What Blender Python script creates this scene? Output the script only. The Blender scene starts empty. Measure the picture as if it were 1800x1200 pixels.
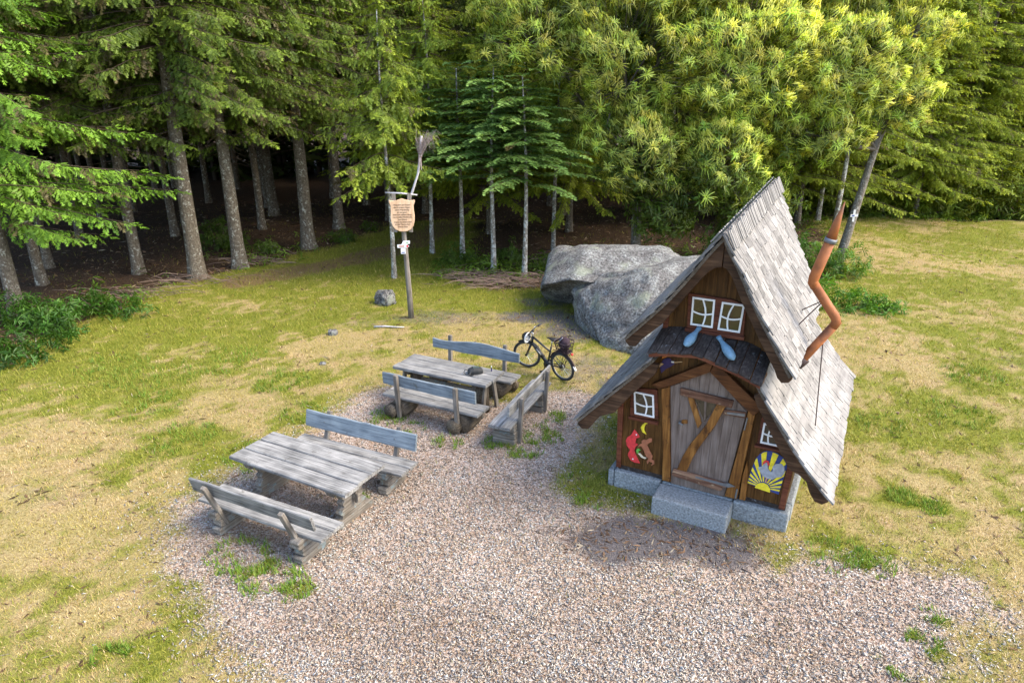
import bpy, bmesh, math, random
import numpy as np
from mathutils import Vector, Matrix
R = math.radians
random.seed(7)
rng = np.random.default_rng(11)
scene = bpy.context.scene
COL = scene.collection

# ------------------------------------------------------------------ camera, sky, sun, exposure
cam_d = bpy.data.cameras.new('camera')
cam_d.lens = 24.0; cam_d.sensor_width = 36.0; cam_d.clip_start = 0.1; cam_d.clip_end = 2000
cam = bpy.data.objects.new('camera', cam_d); COL.objects.link(cam)
cam.location = (0, 0, 6.2); cam.rotation_euler = (R(90 - 20.3), 0, 0)
scene.camera = cam

SUN_DIR = Vector((0.92, -0.22, 0.0)).normalized()
SUN_EL = 48.0
world = bpy.data.worlds.new('World'); scene.world = world; world.use_nodes = True
wn = world.node_tree; wn.nodes.clear()
wo = wn.nodes.new('ShaderNodeOutputWorld'); wb = wn.nodes.new('ShaderNodeBackground')
sky = wn.nodes.new('ShaderNodeTexSky'); sky.sky_type = 'NISHITA'; sky.sun_disc = False
sky.sun_elevation = R(SUN_EL); sky.sun_rotation = math.atan2(SUN_DIR.x, SUN_DIR.y)
sky.air_density = 1.0; sky.dust_density = 2.5; sky.ozone_density = 1.0
wb.inputs['Strength'].default_value = 0.15
wn.links.new(sky.outputs[0], wb.inputs[0]); wn.links.new(wb.outputs[0], wo.inputs[0])
sun_d = bpy.data.lights.new('sun', 'SUN'); sun_d.energy = 1.2; sun_d.angle = R(28); sun_d.color = (1.0, 0.85, 0.58)
sun = bpy.data.objects.new('sun', sun_d); COL.objects.link(sun)
sd = Vector((SUN_DIR.x * math.cos(R(SUN_EL)), SUN_DIR.y * math.cos(R(SUN_EL)), math.sin(R(SUN_EL))))
sun.rotation_euler = sd.to_track_quat('Z', 'Y').to_euler(); sun.location = (20, 5, 30)
vs = scene.view_settings
vs.view_transform = 'Standard'; vs.look = 'None'; vs.gamma = 1.0; vs.use_curve_mapping = False
vs.exposure = 1.95

# ------------------------------------------------------------------ helpers
def tag(o, label=None, cat=None, group=None, kind=None):
    if label: o['label'] = label
    if cat: o['category'] = cat
    if group: o['group'] = group
    if kind: o['kind'] = kind
    return o
def link(name, data, parent=None, mat=None):
    o = bpy.data.objects.new(name, data); COL.objects.link(o)
    if parent is not None: o.parent = parent
    if mat is not None and data is not None and not data.materials: data.materials.append(mat)
    return o
def thing(name, label, cat, loc=(0, 0, 0), rz=0.0, group=None):
    o = link(name, None); o.location = loc; o.rotation_euler = (0, 0, rz); o.empty_display_size = 0.2
    return tag(o, label, cat, group)
def copy_tree(o, parent=None):
    c = o.copy(); COL.objects.link(c); c.parent = parent
    for ch in list(o.children): copy_tree(ch, c)
    return c

class MB:
    def __init__(s): s.v = []; s.f = []
    def add(s, vs_, fs):
        n = len(s.v); s.v += [tuple(p) for p in vs_]; s.f += [tuple(i + n for i in f) for f in fs]; return s
    def box(s, c, d, rot=None):
        x, y, z = d[0] / 2, d[1] / 2, d[2] / 2
        vs_ = [Vector((sx * x, sy * y, sz * z)) for sx in (-1, 1) for sy in (-1, 1) for sz in (-1, 1)]
        if rot is not None: vs_ = [rot @ p for p in vs_]
        c = Vector(c)
        return s.add([p + c for p in vs_], [(0, 1, 3, 2), (4, 6, 7, 5), (0, 4, 5, 1), (2, 3, 7, 6), (0, 2, 6, 4), (1, 5, 7, 3)])
    def tube(s, pts, rad, n=8, cap=True, flat=None):
        pts = [Vector(p) for p in pts]
        if not isinstance(rad, (list, tuple)): rad = [rad] * len(pts)
        vs_ = []; m = len(pts); prev = None
        for i, p in enumerate(pts):
            t = (pts[min(i + 1, m - 1)] - pts[max(i - 1, 0)]).normalized()
            if prev is None:
                a = t.orthogonal().normalized() if abs(t.z) > .9 or flat is None else t.cross(Vector((0, 0, 1))).normalized()
            else:
                a = (prev - t * prev.dot(t)).normalized()
            prev = a; b = t.cross(a)
            for k in range(n):
                an = 2 * math.pi * k / n
                vs_.append(p + (a * math.cos(an) + b * math.sin(an) * (flat or 1)) * rad[i])
        fs = []
        for i in range(m - 1):
            for k in range(n):
                fs.append((i * n + k, i * n + (k + 1) % n, (i + 1) * n + (k + 1) % n, (i + 1) * n + k))
        if cap: fs += [tuple(range(n - 1, -1, -1)), tuple((m - 1) * n + k for k in range(n))]
        return s.add(vs_, fs)
    def prism(s, poly, y0, y1):      # polygon in x,z extruded along y
        n = len(poly)
        ar = sum(poly[i][0] * poly[(i + 1) % n][1] - poly[(i + 1) % n][0] * poly[i][1] for i in range(n))
        if ar < 0: poly = poly[::-1]
        vs_ = [(p[0], y0, p[1]) for p in poly] + [(p[0], y1, p[1]) for p in poly]
        fs = [tuple(range(n)), tuple(range(2 * n - 1, n - 1, -1))] + [(i + n, (i + 1) % n + n, (i + 1) % n, i) for i in range(n)]
        return s.add(vs_, fs)
    def prismx(s, poly, x0, x1):     # polygon in y,z extruded along x
        t = MB().prism(poly, x0, x1)
        return s.add([(p[1], p[0], p[2]) for p in t.v], [f[::-1] for f in t.f])
    def torus(s, c, R_, r, axis='y', n=36, m=8, a0=0.0, a1=None):
        full = a1 is None; a1 = 2 * math.pi if full else a1
        vs_ = []; k = n if full else n + 1
        for i in range(k):
            a = a0 + (a1 - a0) * i / n
            for j in range(m):
                b = 2 * math.pi * j / m; rr = R_ + r * math.cos(b)
                vs_.append(Vector(c) + Vector((rr * math.cos(a), r * math.sin(b), rr * math.sin(a))))
        fs = []
        for i in range(n):
            for j in range(m):
                fs.append((i * m + j, i * m + (j + 1) % m, ((i + 1) % k) * m + (j + 1) % m, ((i + 1) % k) * m + j))
        return s.add(vs_, fs)
    def build(s, name, mat, parent=None, smooth=False, bevel=0.0):
        me = bpy.data.meshes.new(name); me.from_pydata(s.v, [], s.f); me.update()
        if smooth: me.polygons.foreach_set('use_smooth', [True] * len(me.polygons))
        o = link(name, me, parent, mat)
        if bevel > 0:
            b = o.modifiers.new('bevel', 'BEVEL'); b.width = bevel; b.segments = 2; b.limit_method = 'ANGLE'
        return o

def plank(L, w, t, wob=0.008, n=9, seed=0, taper=0.0, c=(0, 0, 0), top=None):
    """hewn board along x: width w in y, thickness t in z, wobbly long edges, chamfered corners"""
    r = random.Random(seed); m = MB(); ch = min(0.012, t * .25)
    vs_ = []
    for i in range(n + 1):
        x = -L / 2 + L * i / n
        a = w / 2 + r.uniform(-wob, wob); b = w / 2 + r.uniform(-wob, wob) + (top(x / L) if top else 0)
        dz = r.uniform(-wob, wob) * .3; h = t / 2
        xo = r.uniform(-.006, .006) if i in (0, n) else 0
        for y, z in ((-a, -h + ch), (-a + ch, -h), (b - ch, -h), (b, -h + ch), (b, h - ch), (b - ch, h), (-a + ch, h), (-a, h - ch)):
            vs_.append((x + xo + c[0], y + c[1], z + dz + c[2]))
    fs = [(i * 8 + k, (i + 1) * 8 + k, (i + 1) * 8 + (k + 1) % 8, i * 8 + (k + 1) % 8) for i in range(n) for k in range(8)]
    fs = [f[::-1] for f in fs]
    fs += [tuple(range(8)), tuple(n * 8 + k for k in range(7, -1, -1))]
    return m.add(vs_, [f[::-1] for f in fs])

# numpy mesh
def np_mesh(name, V, F, mat, parent=None, colr=None, smooth=False):
    me = bpy.data.meshes.new(name)
    V = np.asarray(V, np.float32); F = np.asarray(F, np.int32); k = F.shape[1]
    me.vertices.add(len(V)); me.vertices.foreach_set('co', V.ravel())
    me.loops.add(F.size); me.loops.foreach_set('vertex_index', F.ravel())
    me.polygons.add(len(F)); me.polygons.foreach_set('loop_start', np.arange(0, F.size, k, dtype=np.int32))
    if smooth: me.polygons.foreach_set('use_smooth', np.ones(len(F), bool))
    me.update(calc_edges=True)
    if colr is not None:
        for nm, ca in (colr.items() if isinstance(colr, dict) else [('col', colr)]):
            at = me.color_attributes.new(nm, 'FLOAT_COLOR', 'POINT')
            c4 = np.ones((len(V), 4), np.float32); c4[:, :3] = ca; at.data.foreach_set('color', c4.ravel())
    return link(name, me, parent, mat)

def hash2(ix, iy, s):
    h = (ix.astype(np.int64) * 374761393 + iy.astype(np.int64) * 668265263 + s * 974634777) & 0xffffffff
    h = ((h ^ (h >> 13)) * 1274126177) & 0xffffffff
    return ((h ^ (h >> 16)) & 0xffff) / 65535.0
def vnoise(x, y, s=0):
    ix = np.floor(x); iy = np.floor(y); fx = x - ix; fy = y - iy
    fx = fx * fx * (3 - 2 * fx); fy = fy * fy * (3 - 2 * fy)
    a = hash2(ix, iy, s); b = hash2(ix + 1, iy, s); c = hash2(ix, iy + 1, s); d = hash2(ix + 1, iy + 1, s)
    return (a * (1 - fx) + b * fx) * (1 - fy) + (c * (1 - fx) + d * fx) * fy
def fbm(x, y, s=0, o=4):
    x = np.asarray(x, float); y = np.asarray(y, float)
    r = 0; a = .5; t = 0
    for i in range(o): r = r + a * vnoise(x * 2 ** i, y * 2 ** i, s + i); t += a; a *= .5
    return r / t
def sstep(a, b, x):
    t = np.clip((x - a) / (b - a), 0, 1); return t * t * (3 - 2 * t)
def sdist(px, py, poly):        # signed distance, positive inside
    px = np.asarray(px, float); py = np.asarray(py, float)
    d = np.full(px.shape, 1e9); ins = np.zeros(px.shape, bool); n = len(poly)
    for i in range(n):
        ax, ay = poly[i]; bx, by = poly[(i + 1) % n]
        ex, ey = bx - ax, by - ay
        t = np.clip(((px - ax) * ex + (py - ay) * ey) / (ex * ex + ey * ey), 0, 1)
        d = np.minimum(d, (px - ax - t * ex) ** 2 + (py - ay - t * ey) ** 2)
        if ay != by:
            c = ((ay > py) != (by > py)) & (px < (bx - ax) * (py - ay) / (by - ay) + ax); ins ^= c
    d = np.sqrt(d); return np.where(ins, d, -d)

# ------------------------------------------------------------------ materials
def mat_new(name):
    m = bpy.data.materials.new(name); m.use_nodes = True; nt = m.node_tree
    b = nt.nodes['Principled BSDF']; return m, nt, b
def N(nt, t, **kw):
    n = nt.nodes.new('ShaderNode' + t)
    for k, v in kw.items():
        if k in n.inputs: n.inputs[k].default_value = v
        else: setattr(n, k, v)
    return n
def ramp(nt, stops):
    n = nt.nodes.new('ShaderNodeValToRGB'); e = n.color_ramp.elements
    while len(e) < len(stops): e.new(.5)
    for i, (p, c) in enumerate(stops):
        e[i].position = p; e[i].color = (*c, 1) if len(c) == 3 else c
    return n
def plain(name, col, rough=.6, metal=0.0, var=.12, scale=12, bump=0.0, coat=0):
    m, nt, b = mat_new(name); b.inputs['Roughness'].default_value = rough; b.inputs['Metallic'].default_value = metal
    tc = N(nt, 'TexCoord'); no = N(nt, 'TexNoise', Scale=scale, Detail=5.0); nt.links.new(tc.outputs['Object'], no.inputs['Vector'])
    r = ramp(nt, [(.25, tuple(c * (1 - var) for c in col)), (.75, tuple(min(1, c * (1 + var)) for c in col))])
    nt.links.new(no.outputs['Fac'], r.inputs['Fac']); nt.links.new(r.outputs['Color'], b.inputs['Base Color'])
    if bump:
        bp = N(nt, 'Bump', Strength=bump, Distance=.02); nt.links.new(no.outputs['Fac'], bp.inputs['Height']); nt.links.new(bp.outputs['Normal'], b.inputs['Normal'])
    return m
def wood(name, dark, mid, light, axis='x', fine=38.0, rough=.8, rnd=.3, bump=.35, spots=None, blotch=None):
    m, nt, b = mat_new(name); L = nt.links
    b.inputs['Roughness'].default_value = rough; b.inputs['Specular IOR Level'].default_value = .22
    tc = N(nt, 'TexCoord'); oi = N(nt, 'ObjectInfo')
    ofs = N(nt, 'VectorMath', operation='SCALE'); cx = N(nt, 'CombineXYZ')
    L.new(oi.outputs['Random'], cx.inputs['X']); L.new(oi.outputs['Random'], cx.inputs['Y']); L.new(oi.outputs['Random'], cx.inputs['Z'])
    L.new(cx.outputs[0], ofs.inputs[0]); ofs.inputs['Scale'].default_value = 37.0
    ad = N(nt, 'VectorMath', operation='ADD'); L.new(tc.outputs['Object'], ad.inputs[0]); L.new(ofs.outputs[0], ad.inputs[1])
    mp = N(nt, 'Mapping'); L.new(ad.outputs[0], mp.inputs['Vector'])
    k = {'x': (.045, 1, 1), 'y': (1, .045, 1), 'z': (1, 1, .045)}[axis]; mp.inputs['Scale'].default_value = tuple(fine * q for q in k)
    n1 = N(nt, 'TexNoise', Scale=1.0, Detail=6.0, Roughness=.65, Distortion=.35); L.new(mp.outputs[0], n1.inputs['Vector'])
    n2 = N(nt, 'TexNoise', Scale=3.2, Detail=4.0); L.new(ad.outputs[0], n2.inputs['Vector'])
    mx = N(nt, 'Math', operation='MULTIPLY_ADD'); L.new(n2.outputs['Fac'], mx.inputs[0]); mx.inputs[1].default_value = .5; 
    sc = N(nt, 'Math', operation='MULTIPLY_ADD'); L.new(n1.outputs['Fac'], sc.inputs[0]); sc.inputs[1].default_value = 1.0; sc.inputs[2].default_value = -.25
    L.new(sc.outputs[0], mx.inputs[2])
    r = ramp(nt, [(.28, dark), (.5, mid), (.72, light)]); L.new(mx.outputs[0], r.inputs['Fac'])
    col = r.outputs['Color']
    if blotch:
        n3 = N(nt, 'TexNoise', Scale=blotch[1], Detail=6.0, Roughness=.7); L.new(ad.outputs[0], n3.inputs['Vector'])
        rr = ramp(nt, [(blotch[2], (0, 0, 0)), (blotch[2] + .12, (1, 1, 1))]); L.new(n3.outputs['Fac'], rr.inputs['Fac'])
        mm = N(nt, 'Mix', data_type='RGBA'); L.new(rr.outputs['Color'], mm.inputs['Factor']); L.new(col, mm.inputs['A']); mm.inputs['B'].default_value = (*blotch[0], 1); col = mm.outputs['Result']
    hs = N(nt, 'HueSaturation'); mr = N(nt, 'MapRange'); L.new(oi.outputs['Random'], mr.inputs['Value'])
    mr.inputs['To Min'].default_value = 1 - rnd; mr.inputs['To Max'].default_value = 1 + rnd * .7
    L.new(mr.outputs[0], hs.inputs['Value']); L.new(col, hs.inputs['Color']); L.new(hs.outputs['Color'], b.inputs['Base Color'])
    bp = N(nt, 'Bump', Strength=bump, Distance=.012); L.new(n1.outputs['Fac'], bp.inputs['Height']); L.new(bp.outputs['Normal'], b.inputs['Normal'])
    return m
def foliage_mat(name='foliage', trans=.35, gloss=.06):
    m, nt, b = mat_new(name); L = nt.links; nt.nodes.remove(b)
    at = N(nt, 'Attribute', attribute_name='col'); oi = N(nt, 'ObjectInfo'); hs = N(nt, 'HueSaturation'); mr = N(nt, 'MapRange')
    L.new(oi.outputs['Random'], mr.inputs['Value']); mr.inputs['To Min'].default_value = .85; mr.inputs['To Max'].default_value = 1.15
    L.new(mr.outputs[0], hs.inputs['Value']); L.new(at.outputs['Color'], hs.inputs['Color'])
    d = N(nt, 'BsdfDiffuse'); t = N(nt, 'BsdfTranslucent'); g = N(nt, 'BsdfGlossy', Roughness=.45); g.inputs['Color'].default_value = (1, 1, 1, 1)
    L.new(hs.outputs[0], d.inputs['Color'])
    tm = N(nt, 'Mix', data_type='RGBA', blend_type='MULTIPLY'); tm.inputs['Factor'].default_value = 1; tm.inputs['B'].default_value = (1.35, 1.25, .5, 1)
    L.new(hs.outputs[0], tm.inputs['A']); L.new(tm.outputs['Result'], t.inputs['Color'])
    m1 = N(nt, 'MixShader'); m1.inputs[0].default_value = trans; L.new(d.outputs[0], m1.inputs[1]); L.new(t.outputs[0], m1.inputs[2])
    m2 = N(nt, 'MixShader'); m2.inputs[0].default_value = gloss; L.new(m1.outputs[0], m2.inputs[1]); L.new(g.outputs[0], m2.inputs[2])
    L.new(m2.outputs[0], nt.nodes['Material Output'].inputs['Surface'])
    return m
def attr_mat(name, rough=.85):
    m, nt, b = mat_new(name); at = N(nt, 'Attribute', attribute_name='col'); nt.links.new(at.outputs['Color'], b.inputs['Base Color'])
    b.inputs['Roughness'].default_value = rough; b.inputs['Specular IOR Level'].default_value = .25; return m
def bark_mat(name, dark, mid, light, lichen, amt=.56):
    m, nt, b = mat_new(name); L = nt.links; b.inputs['Roughness'].default_value = .95
    tc = N(nt, 'TexCoord'); oi = N(nt, 'ObjectInfo'); cx = N(nt, 'CombineXYZ'); L.new(oi.outputs['Random'], cx.inputs['Z'])
    sc = N(nt, 'VectorMath', operation='SCALE'); sc.inputs['Scale'].default_value = 50; L.new(cx.outputs[0], sc.inputs[0])
    ad = N(nt, 'VectorMath', operation='ADD'); L.new(tc.outputs['Object'], ad.inputs[0]); L.new(sc.outputs[0], ad.inputs[1])
    mp = N(nt, 'Mapping'); mp.inputs['Scale'].default_value = (1, 1, .45); L.new(ad.outputs[0], mp.inputs['Vector'])
    v = N(nt, 'TexVoronoi', Scale=26.0); L.new(mp.outputs[0], v.inputs['Vector'])
    n = N(nt, 'TexNoise', Scale=14.0, Detail=7.0, Roughness=.7); L.new(ad.outputs[0], n.inputs['Vector'])
    r = ramp(nt, [(.3, dark), (.5, mid), (.7, light)]); L.new(n.outputs['Fac'], r.inputs['Fac'])
    n2 = N(nt, 'TexNoise', Scale=7.0, Detail=8.0, Roughness=.75); L.new(ad.outputs[0], n2.inputs['Vector'])
    r2 = ramp(nt, [(amt, (0, 0, 0)), (amt + .07, (1, 1, 1))]); L.new(n2.outputs['Fac'], r2.inputs['Fac'])
    mm = N(nt, 'Mix', data_type='RGBA'); L.new(r2.outputs['Color'], mm.inputs['Factor']); L.new(r.outputs['Color'], mm.inputs['A']); mm.inputs['B'].default_value = (*lichen, 1)
    L.new(mm.outputs['Result'], b.inputs['Base Color'])
    ms = N(nt, 'Math', operation='ADD'); L.new(v.outputs['Distance'], ms.inputs[0]); L.new(n.outputs['Fac'], ms.inputs[1])
    bp = N(nt, 'Bump', Strength=.7, Distance=.03); L.new(ms.outputs[0], bp.inputs['Height']); L.new(bp.outputs['Normal'], b.inputs['Normal'])
    return m

M = {}
M['fol'] = foliage_mat('foliage', .38, .02)
M['fol_needle'] = foliage_mat('needles', .25, .012)
M['grassblade'] = foliage_mat('grass_blades', .25, .012)
M['chip'] = attr_mat('wood_chip')
M['bark'] = bark_mat('spruce_bark', (.05, .04, .03), (.115, .095, .07), (.2, .175, .14), (.36, .37, .33), .55)
M['bark_pale'] = bark_mat('young_bark', (.12, .10, .08), (.22, .20, .17), (.32, .31, .28), (.5, .52, .5), .5)
M['bark_ches'] = bark_mat('chestnut_bark', (.08, .065, .05), (.16, .14, .115), (.25, .23, .2), (.4, .4, .37), .57)
M['grey_wood'] = wood('weathered_board', (.07, .07, .07), (.20, .20, .197), (.34, .335, .325), 'x', rnd=.16, bump=.6, blotch=((.085, .08, .07), 4.5, .60))
M['grey_wood_z'] = wood('weathered_post', (.075, .065, .055), (.17, .152, .132), (.28, .255, .225), 'z', rnd=.15)
M['blue_wood'] = wood('blue_grey_board', (.09, .11, .13), (.18, .215, .245), (.28, .325, .35), 'x', rnd=.1, bump=.6, blotch=((.10, .105, .10), 4.0, .61))
M['log_y'] = wood('weathered_log', (.075, .065, .052), (.175, .155, .132), (.28, .26, .23), 'y', rnd=.15, blotch=((.19, .25, .27), 5.0, .55))
M['dark_log'] = wood('dark_log', (.03, .024, .018), (.085, .068, .05), (.19, .16, .12), 'y', rnd=.15)
M['wall'] = wood('stained_wall_board', (.034, .014, .003), (.088, .038, .009), (.15, .072, .02), 'z', rnd=.22, fine=30, rough=.55)
M['beam'] = wood('stained_beam', (.03, .011, .004), (.105, .038, .012), (.20, .085, .03), 'x', rnd=.12, rough=.6)
M['barge'] = wood('bargeboard_wood', (.018, .009, .005), (.055, .028, .015), (.125, .07, .04), 'x', rnd=.1, rough=.65, fine=24)
M['gold_beam'] = wood('golden_post', (.06, .022, .006), (.19, .078, .018), (.36, .17, .045), 'z', rnd=.12, rough=.5, fine=22, blotch=((.05, .02, .008), 9.0, .56))
M['red_frame'] = wood('red_brown_frame', (.05, .014, .008), (.12, .036, .019), (.19, .068, .036), 'x', rnd=.12, rough=.55)
M['door'] = wood('grey_brown_door_board', (.095, .068, .054), (.165, .125, .104), (.24, .19, .165), 'z', rnd=.05, fine=34)
M['rail'] = wood('peeling_rail', (.06, .026, .015), (.165, .08, .05), (.34, .21, .13), 'x', rnd=.1, fine=20, blotch=((.42, .31, .2), 8.0, .6))
M['shingle'] = wood('roof_shingle', (.10, .095, .092), (.21, .202, .196), (.315, .305, .295), 'y', rnd=.34, fine=1.0, bump=.3)
_sh = M['shingle'].node_tree.nodes
for n_ in _sh:
    if n_.bl_idname == 'ShaderNodeMapping': n_.inputs['Scale'].default_value = (5.0, .4, 1.0)
M['deck'] = wood('roof_deck', (.06, .05, .04), (.13, .11, .09), (.22, .19, .16), 'y', rnd=.1)
M['porch'] = wood('dark_porch_plank', (.014, .011, .010), (.036, .029, .027), (.085, .074, .07), 'y', rnd=.18, rough=.6, blotch=((.30, .32, .35), 6.0, .60))
M['white'] = plain('white_paint', (.78, .79, .80), .5, var=.04)
M['pane'] = plain('window_glass', (.035, .028, .014), .06, var=.3, scale=5)
M['pane'].node_tree.nodes['Principled BSDF'].inputs['Specular IOR Level'].default_value = .8
M['stone'] = plain('granite', (.225, .245, .255), .95, var=.55, scale=34, bump=.8)
M['rust'] = plain('rusted_pipe', (.24, .075, .018), .65, var=.6, scale=5, bump=.25)
M['iron'] = plain('grey_iron', (.20, .215, .23), .45, .6, var=.2)
M['dark_iron'] = plain('dark_iron', (.05, .03, .03), .6, .3)
M['zinc'] = plain('zinc_band', (.16, .17, .19), .5, .5)
for nm, c in dict(red=(.62, .035, .04), hare=(.33, .115, .055), yellow=(.85, .66, .03), blue=(.022, .05, .22), green=(.10, .34, .05), cream=(.72, .62, .45),
                  navy=(.035, .022, .10), orange=(.62, .19, .03), tan=(.52, .34, .17), grey=(.33, .35, .40), pink=(.5, .24, .2), black=(.012, .012, .014), bird=(.13, .245, .35)).items():
    M[nm] = plain('paint_' + nm, c, .6, var=.28, scale=22, bump=.2)
M['rubber'] = plain('tyre_rubber', (.03, .032, .036), .75)
M['frame'] = plain('bike_frame', (.022, .025, .032), .25)
M['silver'] = plain('silver_metal', (.55, .57, .6), .3, .8)
M['plum'] = plain('plum_fabric', (.035, .018, .03), .85, scale=40)
M['basket'] = plain('basket_mesh', (.03, .016, .022), .7, scale=60)
M['bagm'] = plain('bag_fabric', (.022, .024, .026), .7)
M['sign'] = wood('sign_board', (.50, .31, .18), (.66, .45, .29), (.76, .55, .38), 'z', rnd=.02, fine=14, bump=.1)
M['ink'] = plain('carved_letters', (.16, .09, .055), .7)
M['silver_wood'] = wood('silvered_stick', (.26, .25, .26), (.42, .41, .43), (.56, .55, .57), 'z', rnd=.05)
M['broomtwig'] = plain('broom_twigs', (.30, .24, .225), .9, var=.3)
M['twig'] = plain('dry_twigs', (.20, .14, .11), .9, var=.3)
def shade_smooth_angle(o): pass

# ------------------------------------------------------------------ ground zones (plan of the place, metres)
CHIPS = [(-5.5, 9.2), (-4.9, 10.3), (-4.3, 11.0), (-3.3, 12.9), (-2.7, 14.0), (-1.6, 14.0), (-.2, 13.3), (.5, 13.2), (1.3, 13.5), (1.9, 13.3), (1.8, 12.4),
         (1.3, 11.5), (.9, 10.4), (.9, 9.6), (1.6, 9.15), (2.4, 8.9), (3.5, 8.35), (3.8, 7.75), (4.4, 7.7), (5.4, 7.75), (6.2, 7.6), (6.3, 6.9), (4.9, 5.8),
         (4.2, 2.5), (-2.4, 2.5), (-2.8, 5.8), (-3.4, 6.3), (-3.8, 7.1), (-4.9, 7.9)]
CLEAR = [(-14, -30), (-13, 13), (-12.4, 16), (-11.6, 19.2), (-11.4, 22), (-9, 24.8), (-7.3, 28.5), (-5.6, 34), (-1.5, 34), (-2.4, 27), (-2.3, 22.6), (-.9, 21.4), (.8, 22),
         (3, 22.6), (8, 23.2), (10.6, 22.5), (12.6, 26), (16, 36.2), (21, 35.6), (26, 34.5), (40, 35), (90, 30), (90, -30)]
HOUSE_C = Vector((2.877, 9.217, 0)); HOUSE_A = R(-28.2)
GREEN = [(-4.6, 10.8, .7), (-3.9, 8.0, .55), (-3.2, 7.5, .5), (-2.9, 7.35, .35), (-3.6, 7.65, .5), (.25, 11.0, .4), (.6, 11.6, .5), (.9, 12.3, .35), (-1.2, 11.3, .35), (-.3, 11.25, .3), (1.25, 9.35, .3), (1.0, 9.9, .3),
         (4.6, 8.0, .55), (5.0, 7.85, .4), (6.6, 9.2, .3), (6.3, 9.5, .3), (7.3, 12, .6), (-2.5, 12.4, .5), (-1.9, 11.9, .3), (-2.5, 9.4, .25), (-3.0, 10.7, .4), (-7, 15.5, 1.2), (-8.2, 14.2, 1.1), (-6.6, 16.8, 1.1), (-5.0, 21.5, 1.0), (-9.8, 17.2, 1.2), (-6, 18, 1.0), (-5.5, 20, 1.1), (-7.5, 21, 1.4), (-8.5, 18.5, 1.4), (-5.2, 14.2, .8),
         (-4.2, 12.6, .6), (-6.3, 11.5, .8), (-7.6, 12.9, .8), (-4.75, 6.2, .2), (-4.6, 6.25, .15), (4.9, 6.4, .25), (4.4, 6.0, .2), (3.9, 6.05, .15), (5.3, 6.8, .2), (-6, 24.5, 1.5), (-3.5, 24.5, 1.0), (-4.5, 27, 1.0), (-1.5, 22.8, 1.0), (9, 12.5, .8), (12, 17, 1.2), (10.6, 14.5, .8), (15, 22, 1.5), (18, 27, 2), (17, 33, 2), (22, 31, 2), (-9.5, 15, 1.0), (-9, 22.5, 1.2)]
DRY = [(-2.2, 18.4, 2.3), (-.4, 16.9, 1.8), (.6, 15.4, 1.4), (-3.6, 17.0, 1.5), (8.6, 9.4, 1.8), (7.2, 8.0, 1.3), (11, 12, 2.2), (-6.6, 8.4, 1.5), (-9, 11, 2.0), (-6, 12.8, 1.2), (-4.9, 6.6, .8), (9.6, 16, 2), (14, 19, 2.4), (15, 26, 2.5), (-8, 20, 1.0), (-5.2, 16.6, 1.2), (19, 24, 3)]
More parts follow.
